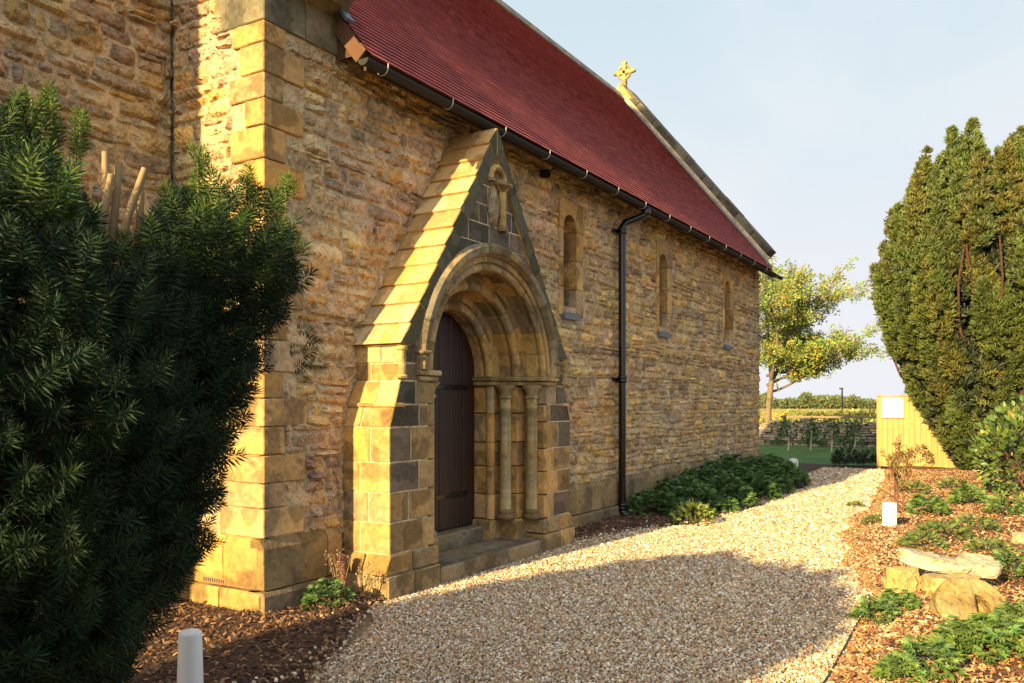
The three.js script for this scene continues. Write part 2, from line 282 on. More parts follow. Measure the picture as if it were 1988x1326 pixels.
// --- nave walls: mortar cores with openings
const WINDOWS = [9.66, 12.945, 16.40];
const southShape = new THREE.Shape([[XW + 0.03, -0.2], [XE - 0.01, -0.2], [XE - 0.01, 4.72], [XW + 0.03, 4.72]].map(([x, y]) => new THREE.Vector2(x, y)));
for (const x of WINDOWS) southShape.holes.push(new THREE.Path([[x - 0.24, 2.8], [x - 0.24, 4.1], [x + 0.3, 4.1], [x + 0.3, 2.8]].map(([a, b]) => new THREE.Vector2(a, b))));
{ const h = new THREE.Path(); h.moveTo(XC - 0.72, 0.1); h.lineTo(XC - 0.72, SPR); h.absarc(XC, SPR, 0.72, Math.PI, 0, true); h.lineTo(XC + 0.72, 0.1); h.closePath(); southShape.holes.push(h); }
const southGeo = boxUV(flat(new THREE.ExtrudeGeometry(southShape, { depth: 0.7, bevelEnabled: false, curveSegments: 24 })));
southGeo.translate(0, 0, ZW - 0.73); boxUV(southGeo);
const southWall = mesh('south_wall', southGeo, M.mortar, church);
const RIDGE = [-8.1, 8.82], EAVE = [-4.60, 4.50], SL = Math.hypot(3.5, 4.32), su = [-3.5 / SL, 4.32 / SL], sn = [4.32 / SL, 3.5 / SL];   // slope: along (z, y), outward (z, y)
const onRoof = (s, n) => [EAVE[0] + su[0] * s + sn[0] * n, EAVE[1] + su[1] * s + sn[1] * n];
const mirrorZ = ([z, y]) => [2 * RIDGE[0] - z, y];
const gablePoly = [[ZW - 0.03, -0.2], [ZW - 0.03, 4.74], onRoof(0.55, 0.09), [RIDGE[0], 8.82 + 0.15], mirrorZ(onRoof(0.55, 0.09)), mirrorZ([ZW, 4.74]), mirrorZ([ZW, -0.2])];
const westWall = mesh('west_wall', prismX(gablePoly, XW + 0.03, XW + 0.70, 0), M.mortar, church);
mesh('east_wall', prismX(gablePoly.map(([z, y]) => [z - 0.02 * Math.sign(z - RIDGE[0]), y - 0.02]), XE - 0.45, XE, 0), M.mortar, church);
mesh('north_wall', boxUV(flat(new THREE.BoxGeometry(XE - XW - 0.3, 4.8, 0.6).translate((XE + XW) / 2, 2.2, 2 * RIDGE[0] - ZW + 0.35))), M.mortar, church);
const towerWall = mesh('tower_wall', boxUV(flat(new THREE.BoxGeometry(XW - 0.02 - 1.06, 13.5, 4.18).translate((XW - 0.02 + 1.06) / 2, 6.65, ZT - 0.03 - 2.09))), M.mortar, church);

// --- porch outline (front, in x and y)
const leftOf = pl([[-1, 5.42], [0.2, 5.42], [0.35, 5.46], [1.41, 5.46], [1.80, 5.60], [1.801, 5.625], [2.12, 5.625], [4.29, 7.08]]);
const rightOf = (y) => 2 * XC - leftOf(y);

// --- quoins of the south-west corner
const quoinCuts = { south: [], west: [] };
{
  const r = RNG(11); let y = 0.575, i = 0;
  while (y < 4.5) {
    let h = 0.185 + r() * 0.08; if (4.53 - y - h < 0.12) h = 4.53 - y;
    const long = i % 2 === 0, sLen = long ? 0.36 + r() * 0.1 : 0.19 + r() * 0.05, wLen = (long ? 0.2 : 0.33) + r() * 0.06 + (y < 1.7 ? 0.25 : 0);
    const g = chamferBox(XW - 0.012, XW + sLen, y + 0.004, y + h - 0.004, ZW - wLen, ZW + 0.012, 0.008);
    block('quoin', southWall, g, ashCol(r));
    quoinCuts.south.push([XW - 0.1, XW + sLen + 0.012, y, y + h]); quoinCuts.west.push([-0.1, wLen + 0.012, y, y + h]);
    y += h; i++;
  }
}
// --- plinth and footing stones
{
  const r = RNG(12);
  const prof = (f) => [[ZW - 0.1, 0.19], [f, 0.19], [f, 0.50], [ZW + 0.004, 0.568], [ZW - 0.1, 0.568]], foot = [[ZW - 0.1, -0.2], [ZW + 0.088, -0.2], [ZW + 0.088, 0.15], [ZW + 0.07, 0.178], [ZW - 0.1, 0.178]];
  for (let x = XW - 0.05; x < XE; ) {
    let w = 0.55 + r() * 0.5; if (x < 5.3 && x + w > 5.3) w = 5.39 - x; if (XE - x - w < 0.3) w = XE + 0.03 - x;
    if (x > 5.3 && x < 8.68) { x = 8.74; continue; }
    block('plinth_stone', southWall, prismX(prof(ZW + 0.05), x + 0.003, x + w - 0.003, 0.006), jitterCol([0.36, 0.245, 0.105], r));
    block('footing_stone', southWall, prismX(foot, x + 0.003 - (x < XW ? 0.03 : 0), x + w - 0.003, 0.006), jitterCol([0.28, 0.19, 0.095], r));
    x += w;
  }
  for (let z = 0.0; z < 1.05; ) {
    const w = Math.min(0.36 + r() * 0.2, 1.06 - z), z0 = ZW - z - (z ? 0 : 0.012), z1 = ZW - z - w;
    const pp = [[XW + 0.1, 0.19], [XW - 0.05, 0.19], [XW - 0.05, 0.50], [XW - 0.004, 0.568], [XW + 0.1, 0.568]];
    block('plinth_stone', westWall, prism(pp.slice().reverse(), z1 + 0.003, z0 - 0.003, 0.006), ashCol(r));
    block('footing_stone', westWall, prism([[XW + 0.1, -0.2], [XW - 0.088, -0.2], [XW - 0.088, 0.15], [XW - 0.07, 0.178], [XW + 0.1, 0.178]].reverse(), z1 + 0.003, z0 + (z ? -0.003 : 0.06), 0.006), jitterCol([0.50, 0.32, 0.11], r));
    z += w;
  }
  const vent = mesh('air_vent', chamferBox(XW - 0.058, XW + 0.02, 0.195, 0.245, ZW - 0.62, ZW - 0.36, 0.004), std({ color: rgb([0.42, 0.2, 0.07]) }), westWall);
  for (let k = 0; k < 10; k++) mesh('slot', chamferBox(XW - 0.062, XW - 0.05, 0.205, 0.235, ZW - 0.61 + k * 0.025, ZW - 0.597 + k * 0.025, 0.001), M.hole, church);
}

// --- rubble masonry
const porchSpan = (v) => (v < 4.27 ? [[leftOf(v) - 0.02, rightOf(v) + 0.02]] : []);
const allStones = [];
function rubbleField(frame, flip, u0, u1, v0, v1, cuts, seed, wallName, o = {}) {
  const r = RNG(seed);
  let v = v0, j = 0;
  while (v < v1 - 0.03) {
    let h = (o.h0 ?? 0.06) + Math.pow(r(), 1.2) * (o.h1 ?? 0.13); if (v + h > v1 - 0.05) h = v1 - v;
    const wave = (u, jj) => noise3(u * 0.9, jj * 7.3 + seed) * 0.045 + noise3(u * 3.3, jj * 3.1 + seed * 2) * 0.022;
    let u = u0 - r() * 0.2;
    while (u < u1) {
      let w = (o.w0 ?? 0.10) + Math.pow(r(), 1.7) * (o.w1 ?? 0.46);
      const mid = v + h / 2;
      let a = Math.max(u, u0), b = Math.min(u + w, u1);
      for (const [c0, c1] of [...cuts(mid), ...cuts(mid - h * 0.4), ...cuts(mid + h * 0.4)]) { if (c0 <= a && c1 >= b) { b = a; } else if (c0 <= a && c1 > a) a = c1; else if (c1 >= b && c0 < b) b = c0; else if (c0 > a && c1 < b) { if (c0 - a > b - c1) b = c0; else a = c1; } }
      if (b - a > 0.05) {
        const rows = h > 0.12 && b - a > 0.14 && r() < 0.45 ? 2 : 1;
        for (let q = 0; q < rows; q++) {
          const s0 = q / rows, s1 = (q + 1) / rows, lo = (x) => v + h * s0 + wave(x, s0 ? j + 0.5 : j), hi = (x) => v + h * s1 + wave(x, s1 < 1 ? j + 0.5 : j + 1), t = () => (r() - 0.5) * 0.045, g = 0.003;
          const A = a + (a > u0 + 0.01 ? Math.max(0, t()) : 0) + g, B = b - (b < u1 - 0.01 ? Math.max(0, t()) : 0) - g;
          if (B - A > 0.04) allStones.push(stone(frame, flip, [A + t() * 0.3, lo(A) + g], [B + t() * 0.3, lo(B) + g], [B + t() * 0.3, hi(B) - g], [A + t() * 0.3, hi(A) - g], r, seed, wallName, o));
        }
      }
      u += w;
    }
    v += h; j++;
  }
}
function stone(frame, flip, p0, p1, p2, p3, r, seed, wallName, o) {
  const w = p1[0] - p0[0], nu = w > 0.3 ? 11 : w > 0.16 ? 8 : 6, nv = 6, bulge = 0.004 + r() * (o.bulge ?? 0.016), tu = (r() - 0.5) * 0.03, tv = (r() - 0.5) * 0.034, round = 0.15 + r() * 0.45, am = 0.7 + r() * 0.7;
  const zone = noise3(p0[0] * 0.55, p0[1] * 0.7, seed) + 0.5 * noise3(p0[0] * 1.7, p0[1] * 1.9, seed + 7), mixT = clamp(0.5 + zone * 0.75, 0, 1), pk = PAL[Math.floor(r() * PAL.length)], base = jitterCol(pk.map((v, i) => v * lerp([0.92, 0.93, 1.0][i], [1.06, 0.98, 0.8][i], mixT) * (o.tone ?? 1.17)), r, 0.17), lich = r() < 0.3 ? r() : 0;
  const pos = [], uv = [], col = [], idx = [];
  for (let k = 0; k <= nv; k++) for (let i = 0; i <= nu; i++) {
    let a = i / nu * 2 - 1, b = k / nv * 2 - 1;
    const a2 = a * Math.sqrt(1 - round * b * b / 2), b2 = b * Math.sqrt(1 - round * a * a / 2), s = (a2 + 1) / 2, t = (b2 + 1) / 2;
    let u = lerp(lerp(p0[0], p1[0], s), lerp(p3[0], p2[0], s), t), v = lerp(lerp(p0[1], p1[1], s), lerp(p3[1], p2[1], s), t);
    const edge = Math.max(Math.abs(a), Math.abs(b)), n1 = noise3(u * 7, v * 15, seed), n2 = noise3(u * 19, v * 34, seed + 3);
    if (edge < 1) { u += n1 * 0.006; v += n2 * 0.006; } else { u += n2 * 0.012; v += n1 * 0.012; }
    const prof = edge >= 1 ? -0.022 : bulge * (1 - Math.pow(edge, 6) * 0.6) + tu * a + tv * b + am * (n1 * 0.013 + n2 * 0.010);
    const p = frame(u, v, prof); pos.push(p.x, p.y, p.z); uv.push(u, v);
    const m = 1 + 0.16 * n1 + 0.10 * n2 - lich * 0.25 * sstep(0.1, 0.5, noise3(u * 6, v * 6, 40)), g = 1 + 0.1 * noise3(u * 2, v * 2, 60);
    col.push(base[0] * m, base[1] * m * g, base[2] * m);
  }
  for (let k = 0; k < nv; k++) for (let i = 0; i < nu; i++) { const a = k * (nu + 1) + i, c = a + nu + 1; flip ? idx.push(a, c, a + 1, a + 1, c, c + 1) : idx.push(a, a + 1, c, c, a + 1, c + 1); }
  const g = new THREE.BufferGeometry();
  g.setAttribute('position', new THREE.Float32BufferAttribute(pos, 3)); g.setAttribute('uv', new THREE.Float32BufferAttribute(uv, 2)); g.setAttribute('color', new THREE.Float32BufferAttribute(col, 3)); g.setIndex(idx); g.computeVertexNormals();
  const mid = frame((p0[0] + p2[0]) / 2, (p0[1] + p2[1]) / 2, 0), [px, py, d] = project(mid), h = p3[1] - p0[1];
  const inFrame = px > 0 && px < 1988 && py > 0 && py < 1326 && !(px < 590 && py > 380 + Math.max(0, (200 - px)) * -0.6);
  const nrm = frame(0, 0, 1).sub(frame(0, 0, 0)), cos = Math.abs(mid.clone().sub(camera.position).normalize().dot(nrm));
  return { g, wallName, score: inFrame ? w * h * cos / d / d : 0 };
}
const inRect = (list) => (v) => list.filter((c) => v > c[2] - 0.01 && v < c[3] + 0.01).map((c) => [c[0], c[1]]);
const winCuts = WINDOWS.map((x) => [x - 0.29 + 0.0, x + 0.42, 2.70, 4.20]);
const southCuts = (v) => [...inRect(quoinCuts.south)(v), ...porchSpan(v), ...inRect(winCuts)(v), ...(v > 4.50 ? [[XW - 0.1, 5.42]] : [])];
// rough mortar between the stones
function mortarSkin(frame, flip, u0, u1, v0, v1, cuts, seed, parent) {
  const nu = Math.round((u1 - u0) / 0.034), nv = Math.round((v1 - v0) / 0.034), pos = [], uv = [], idx = [];
  for (let k = 0; k <= nv; k++) for (let i = 0; i <= nu; i++) { const u = lerp(u0, u1, i / nu), v = lerp(v0, v1, k / nv), p = frame(u, v, -0.011 + 0.024 * fbm3(u * 6, v * 11, seed, 3)); pos.push(p.x, p.y, p.z); uv.push(u, v); }
  for (let k = 0; k < nv; k++) { const c = cuts(lerp(v0, v1, (k + 0.5) / nv)); for (let i = 0; i < nu; i++) { const u = lerp(u0, u1, (i + 0.5) / nu); if (c.some(([a, b]) => u > a + 0.03 && u < b - 0.03)) continue; const a = k * (nu + 1) + i, q = a + nu + 1; flip ? idx.push(a, q, a + 1, a + 1, q, q + 1) : idx.push(a, a + 1, q, q, a + 1, q + 1); } }
  const g = new THREE.BufferGeometry(); g.setAttribute('position', new THREE.Float32BufferAttribute(pos, 3)); g.setAttribute('uv', new THREE.Float32BufferAttribute(uv, 2)); g.setIndex(idx); g.computeVertexNormals();
  mesh('mortar', g, M.mortar, parent);
}
mortarSkin((u, v, n) => V(u, v, ZW + n), false, XW + 0.05, XE - 0.01, 0.5, 4.74, (v) => [...WINDOWS.filter(() => v > 2.84 && v < 4.06).map((x) => [x - 0.24, x + 0.3]), ...(v < 3.9 ? [[leftOf(v) + 0.15, rightOf(v) - 0.15]] : [])], 21, southWall);
mortarSkin((u, v, n) => V(XW - n, v, ZW - u), true, 0.05, 1.06, 0.5, 6.0, () => [], 22, westWall);
mortarSkin((u, v, n) => V(u, v, ZT + n), false, 1.5, XW - 0.01, 0, 6.6, () => [], 23, towerWall);
rubbleField((u, v, n) => V(u, v, ZW + n), false, XW, XE, 0.575, 4.74, southCuts, 21, 'south');
rubbleField((u, v, n) => V(XW - n, v, ZW - u), true, 0, 1.06, 0.575, 6.0, (v) => [...inRect(quoinCuts.west)(v), ...(v > 4.5 ? [[-0.1, 0.3 + (v - 4.5) * 0.7]] : [])], 22, 'west');
rubbleField((u, v, n) => V(u, v, ZT + n), false, 2.4, XW, 0.2, 6.6, () => [], 23, 'tower', { bulge: 0.035, h0: 0.07, h1: 0.13, tone: 0.9 });
{
  const walls = { south: southWall, west: westWall, tower: towerWall }, best = allStones.slice().sort((a, b) => b.score - a.score), rest = { south: [], west: [], tower: [] }, used = { south: 0, west: 0, tower: 0 };
  for (const s of best) {
    if (s.score > 0 && used.south + used.west + used.tower < 300) { used[s.wallName]++; mesh('rubble_stone', s.g, M.rubble, walls[s.wallName]); }
    else rest[s.wallName].push(s.g);
  }
  for (const k of Object.keys(rest)) stuff(mesh('rubble_stonework', merge(rest[k]), M.rubble, walls[k]));
  console.log('stones', allStones.length, used);
}

// --- lancet windows
WINDOWS.forEach((x, wi) => {
  const r = RNG(31 + wi), w = group('window', church), o0 = x - 0.18, o1 = x + 0.18, b0 = x - 0.285, b1 = x + 0.41, zf = ZW + 0.012, zb = ZW - 0.32;
  let y = 2.72;
  for (const h of [0.36, 0.37, 0.37]) {
    const e = r() * 0.05;
    block('jamb_stone', w, chamferBox(b0 - e * 0.4, o0, y + 0.003, y + h - 0.003, zb, zf, 0.006), ashCol(r));
    block('jamb_stone', w, chamferBox(o1, b1 - e, y + 0.003, y + h - 0.003, zb, zf, 0.006), ashCol(r));
    y += h;
  }
  const poly = [[b0, y + 0.003], [o0, y + 0.003]];
  for (let k = 1; k < 12; k++) { const a = Math.PI - k / 12 * Math.PI; poly.push([x + 0.18 * Math.cos(a), y + 0.003 + 0.19 * Math.sin(a)]); }
  poly.push([o1, y + 0.003], [b1, y + 0.003], [b1, 4.19], [b0, 4.19]);
  block('lintel', w, prism(poly, zb, zf, 0.004), ashCol(r));
  const glass = mesh('pane', prism([[o0 - 0.02, 2.75], [o1 + 0.02, 2.75], [o1 + 0.02, 4.05], [o0 - 0.02, 4.05]], ZW - 0.275, ZW - 0.26, 0.001), M.glass, w);
  mesh('leading', merge([...[-0.06, 0.06].map((q) => boxUV(flat(new THREE.BoxGeometry(0.01, 1.25, 0.008).translate(x + q, 3.38, ZW - 0.255)))), ...[0, 1, 2, 3, 4, 5, 6].map((q) => boxUV(flat(new THREE.BoxGeometry(0.36, 0.01, 0.008).translate(x, 2.95 + q * 0.16, ZW - 0.255))))]), M.lead, w);
  mesh('lead_sill', prismX([[ZW - 0.27, 2.70], [ZW + 0.055, 2.675], [ZW + 0.06, 2.735], [ZW - 0.27, 2.935]], o0 - 0.035, o1 + 0.03, 0.006), M.lead, w);
});

// --- doorway: gabled stone surround
const porch = mesh('porch', (() => {
  const ys = [-0.2, 0.2, 0.35, 1.41, 1.80, 1.801, 2.12, 4.10], s = new THREE.Shape([...ys.map((y) => new THREE.Vector2(leftOf(y) + 0.01, y)), ...ys.slice().reverse().map((y) => new THREE.Vector2(rightOf(y) - 0.01, y))]);
  const h = new THREE.Path(); h.moveTo(XC - 1.09, -0.1); h.lineTo(XC - 1.09, SPR); h.absarc(XC, SPR, 1.09, Math.PI, 0, true); h.lineTo(XC + 1.09, -0.1); h.closePath(); s.holes.push(h);
  const g = flat(new THREE.ExtrudeGeometry(s, { depth: 0.5, bevelEnabled: false, curveSegments: 30 })); g.translate(0, 0, -4.9555); return boxUV(g);
})(), M.pointing, church);
const mirrorGeo = (g) => { const q = g.clone(), p = q.attributes.position.array; for (let i = 0; i < p.length; i += 9) { for (let k = 0; k < 9; k += 3) p[i + k] = 2 * XC - p[i + k]; for (let k = 0; k < 3; k++) { const t = p[i + 3 + k]; p[i + 3 + k] = p[i + 6 + k]; p[i + 6 + k] = t; } } q.computeVertexNormals(); return boxUV(q); };
{
  const r = RNG(41), J = 0.0065, ZF = -4.45;
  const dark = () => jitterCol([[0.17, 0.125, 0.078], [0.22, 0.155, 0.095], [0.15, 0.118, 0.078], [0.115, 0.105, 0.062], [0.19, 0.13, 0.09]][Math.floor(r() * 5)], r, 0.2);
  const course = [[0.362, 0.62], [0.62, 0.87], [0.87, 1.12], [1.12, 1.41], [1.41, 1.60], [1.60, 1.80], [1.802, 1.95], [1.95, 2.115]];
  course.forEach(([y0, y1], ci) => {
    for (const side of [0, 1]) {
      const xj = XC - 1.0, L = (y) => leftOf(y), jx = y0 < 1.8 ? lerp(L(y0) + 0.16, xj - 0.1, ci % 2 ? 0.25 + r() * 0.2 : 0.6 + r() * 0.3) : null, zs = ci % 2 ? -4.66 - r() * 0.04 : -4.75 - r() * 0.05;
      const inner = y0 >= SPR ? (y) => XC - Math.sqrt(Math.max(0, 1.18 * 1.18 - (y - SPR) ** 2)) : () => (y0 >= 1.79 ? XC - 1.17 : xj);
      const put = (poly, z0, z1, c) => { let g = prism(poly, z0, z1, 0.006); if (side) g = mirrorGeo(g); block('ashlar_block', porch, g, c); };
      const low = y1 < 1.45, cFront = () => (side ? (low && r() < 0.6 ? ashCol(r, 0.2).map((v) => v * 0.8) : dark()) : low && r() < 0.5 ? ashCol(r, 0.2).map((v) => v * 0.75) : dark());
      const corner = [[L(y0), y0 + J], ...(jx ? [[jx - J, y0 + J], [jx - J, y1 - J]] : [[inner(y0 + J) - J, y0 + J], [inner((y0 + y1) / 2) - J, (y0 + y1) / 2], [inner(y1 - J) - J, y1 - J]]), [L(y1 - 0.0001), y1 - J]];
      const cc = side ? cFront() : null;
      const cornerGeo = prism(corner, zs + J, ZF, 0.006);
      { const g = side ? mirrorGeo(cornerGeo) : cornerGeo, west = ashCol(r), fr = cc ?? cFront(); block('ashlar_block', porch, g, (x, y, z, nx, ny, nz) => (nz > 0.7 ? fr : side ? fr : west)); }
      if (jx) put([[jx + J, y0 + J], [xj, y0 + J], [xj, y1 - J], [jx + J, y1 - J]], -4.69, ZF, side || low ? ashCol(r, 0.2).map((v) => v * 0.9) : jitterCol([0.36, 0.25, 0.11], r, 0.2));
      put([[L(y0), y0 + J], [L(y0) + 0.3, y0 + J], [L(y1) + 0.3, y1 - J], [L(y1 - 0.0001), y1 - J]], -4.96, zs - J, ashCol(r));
    }
  });
  // drip edges of the two weatherings
  for (const side of [0, 1]) for (const [y, x] of [[1.60, leftOf(1.6)], [2.115, leftOf(2.1)]]) { let g = chamferBox(x - 0.022, x + 0.12, y - 0.022, y + 0.012, -4.96, -4.437, 0.006); if (side) g = mirrorGeo(g); block('drip_stone', porch, g, ashCol(r)); }
  // base stones
  for (const side of [0, 1]) {
    const add = (g, c) => block('plinth_stone', porch, side ? mirrorGeo(g) : g, c);
    const zz = [[-4.96, -4.70], [-4.70, -4.41]];
    for (const [z0, z1] of zz) {
      add(prism([[5.40, -0.2], [5.75, -0.2], [5.75, 0.19], [5.40, 0.19]], z0 + J, z1 - J, 0.008), ashCol(r).map((v) => v * 0.85));
      add(prism([[5.40, 0.198], [5.75, 0.198], [5.75, 0.355], [5.455, 0.355], [5.40, 0.25]], z0 + J, z1 - J - (z1 > -4.5 ? 0.02 : 0), 0.008), ashCol(r).map((v) => v * 0.8));
    }
    add(chamferBox(5.758, 6.12, -0.2, 0.19, -4.75, -4.41, 0.01), jitterCol([0.42, 0.28, 0.11], r));
    add(chamferBox(5.758, 6.115, 0.198, 0.355, -4.75, -4.425, 0.012), jitterCol([0.40, 0.27, 0.12], r));
    add(chamferBox(5.9, XC - 0.79, -0.1, 0.36, -4.93, -4.645, 0.012), jitterCol([0.46, 0.31, 0.13], r));
    add(chamferBox(6.0, XC - 0.61, -0.1, 0.352, -5.22, -4.886, 0.012), jitterCol([0.46, 0.31, 0.13], r));
  }
  // sloping coping slabs
  const N = 12, ax = 5.585, ay = 2.10, bx = 7.08, by = 4.31, Ls = Math.hypot(bx - ax, by - ay), d = [(bx - ax) / Ls, (by - ay) / Ls], nn = [-d[1], d[0]];
  for (let k = 0; k < N; k++) for (const side of [0, 1]) {
    const s0 = k / N * Ls, s1 = (k + 1) / N * Ls - 0.004, P = (s, n) => [Math.min(XC - 0.002, ax + d[0] * s + nn[0] * n), ay + d[1] * s + nn[1] * n];
    const th = 0.125 + r() * 0.03, poly = k === N - 1 ? [P(s0, 0.022), P(s1 + 0.0, 0.01), [XC - 0.002, by - 0.27], P(s0, -th)] : [P(s0, 0.022 + r() * 0.006), P(s1 + 0.012, -0.002), P(s1 + 0.004, -th), k ? P(s0, -th) : [ax + 0.2, ay]];
    let g = prism(poly.slice().reverse(), -4.97, -4.428 + r() * 0.006, 0.007); if (side) g = mirrorGeo(g);
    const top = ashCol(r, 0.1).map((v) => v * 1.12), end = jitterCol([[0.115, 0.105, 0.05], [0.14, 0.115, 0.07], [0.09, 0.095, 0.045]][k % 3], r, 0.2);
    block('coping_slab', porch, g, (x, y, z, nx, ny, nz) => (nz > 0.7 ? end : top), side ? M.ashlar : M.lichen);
  }
  // gable face courses
  const lineIn = (y) => ax + (y - ay) * (bx - ax) / (by - ay) + 0.165, circ = (y) => XC - Math.sqrt(Math.max(0, 1.25 * 1.25 - (y - SPR) ** 2));
  for (const side of [0, 1]) { const ys = [2.86, 2.95, 3.04, 3.145], pts = [...ys.map((y) => [lineIn(y), y]), ...ys.slice().reverse().map((y) => [Math.max(circ(y), lineIn(y) + 0.012), y])]; let g = prism(pts.reverse(), -4.62, ZF, 0.004); if (side) g = mirrorGeo(g); block('ashlar_block', porch, g, dark()); }
  [[3.15, 3.34], [3.34, 3.53], [3.53, 3.72], [3.72, 3.90], [3.90, 4.04]].forEach(([y0, y1], ci) => {
    const a0 = lineIn(y0), a1 = lineIn(y1), b0 = 2 * XC - a0, b1 = 2 * XC - a1, cuts = ci === 4 ? [] : ci === 0 ? [6.62, 6.98, 7.36] : ci === 1 ? [6.80, 6.955, 7.30, 7.4] : ci === 2 ? [6.86, 6.955, 7.30] : [6.955, 7.26];
    const e = [null, ...cuts.filter((c) => c > a1 + 0.03 && c < b1 - 0.03), null];
    for (let k = 0; k < e.length - 1; k++) {
      const l0 = k === 0 ? a0 : e[k] + J, l1 = k === 0 ? a1 : e[k] + J, q0 = k === e.length - 2 ? b0 : e[k + 1] - J, q1 = k === e.length - 2 ? b1 : e[k + 1] - J;
      const niche = l0 > 6.94 && l0 < 7.0 && ci > 0 && ci < 4;
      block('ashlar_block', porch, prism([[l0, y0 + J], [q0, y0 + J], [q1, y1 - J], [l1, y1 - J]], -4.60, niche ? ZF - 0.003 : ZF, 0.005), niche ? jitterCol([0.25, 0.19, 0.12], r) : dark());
    }
  });
  // niche with its worn figure and colonnette
  const niche = group('niche', porch);
  const fig = new THREE.IcosahedronGeometry(1, 5); { const p = fig.attributes.position; for (let i = 0; i < p.count; i++) { const x = p.getX(i), y = p.getY(i), z = p.getZ(i), n = fbm3(x * 2.3, y * 4, z * 2, 4), m = 1 + 0.35 * n; const t = y, wd = 0.075 * (1 - 0.35 * sstep(0.35, 0.6, t) + 0.1 * sstep(0.6, 0.75, t) - 0.5 * sstep(0.8, 1.0, t)); p.setXYZ(i, 7.035 + x * wd * m * 1.1, 3.54 + y * 0.215, -4.452 + z * 0.055 * m); } }
  block('worn_figure', niche, boxUV(flat(fig)), (x, y, z) => [0.34, 0.26, 0.16].map((v) => v * (0.9 + 0.4 * noise3(x * 20, y * 20, z * 20))), M.rock);
  const NZ = -4.43;
  for (let k = 0; k < 6; k++) block('niche_voussoir', niche, sweep([[0.10, NZ - 0.03], [0.10, NZ + 0.02], [0.125, NZ + 0.04], [0.15, NZ + 0.02], [0.175, NZ - 0.03]], k / 6 * Math.PI + 0.01, (k + 1) / 6 * Math.PI - 0.01, 3, 7.09, 3.80), jitterCol([0.48, 0.33, 0.14], r));
  for (const x of [7.178]) {
    block('colonnette', niche, lathe([[0.05, 3.31], [0.055, 3.33], [0.045, 3.36], [0.04, 3.38], [0.04, 3.70], [0.05, 3.71]], 14).translate(x, 0, NZ + 0.005), [0.50, 0.36, 0.15]);
    block('capital', niche, prismY([[x - 0.11, NZ + 0.06], [x + 0.11, NZ + 0.06], [x + 0.11, NZ - 0.05], [x - 0.11, NZ - 0.05]], 3.755, 3.80, 0.008), [0.38, 0.27, 0.12]);
    block('capital', niche, lathe([[0.045, 3.70], [0.06, 3.72], [0.095, 3.757]], 14).translate(x, 0, NZ + 0.005), [0.42, 0.29, 0.12]);
  }
  block('capital', niche, chamferBox(6.93, 7.0, 3.765, 3.80, NZ - 0.04, NZ + 0.04, 0.006), [0.36, 0.26, 0.13]);
}
function sweep(profile, a0, a1, seg, cx, cy) {   // closed profile in (radius, z) turned about an axis along z
  const P = [], n = profile.length, at = (i, k) => { const a = lerp(a0, a1, k / seg), [rr, z] = profile[i % n]; return [cx + rr * Math.cos(a), cy + rr * Math.sin(a), z]; };
  for (let k = 0; k < seg; k++) for (let i = 0; i < n; i++) { const A = at(i, k), B = at(i + 1, k), C = at(i + 1, k + 1), D = at(i, k + 1); P.push(...A, ...B, ...C, ...A, ...C, ...D); }
  const shp = THREE.ShapeUtils.triangulateShape(profile.map(([x, y]) => new THREE.Vector2(x, y)), []);
  for (const [a, b, c] of shp) { P.push(...at(a, 0), ...at(c, 0), ...at(b, 0)); P.push(...at(a, seg), ...at(b, seg), ...at(c, seg)); }
  return boxUV(fromTris(P));
}
function rollProfile(ro, ri, zf, zb, rr) {
  const p = [[ro, zb], [ro, zf], [ri + 2.5 * rr, zf], [ri + 2.3 * rr, zf - 0.03]];
  for (let k = 0; k <= 7; k++) { const a = (45 + k * 28) * Math.PI / 180; p.push([ri + rr + rr * Math.cos(a), zf - rr + rr * Math.sin(a)]); }
  p.push([ri + 0.035, zf - 2.2 * rr], [ri + 0.012, zf - 2.7 * rr], [ri + 0.012, zb]);
  return p;
}
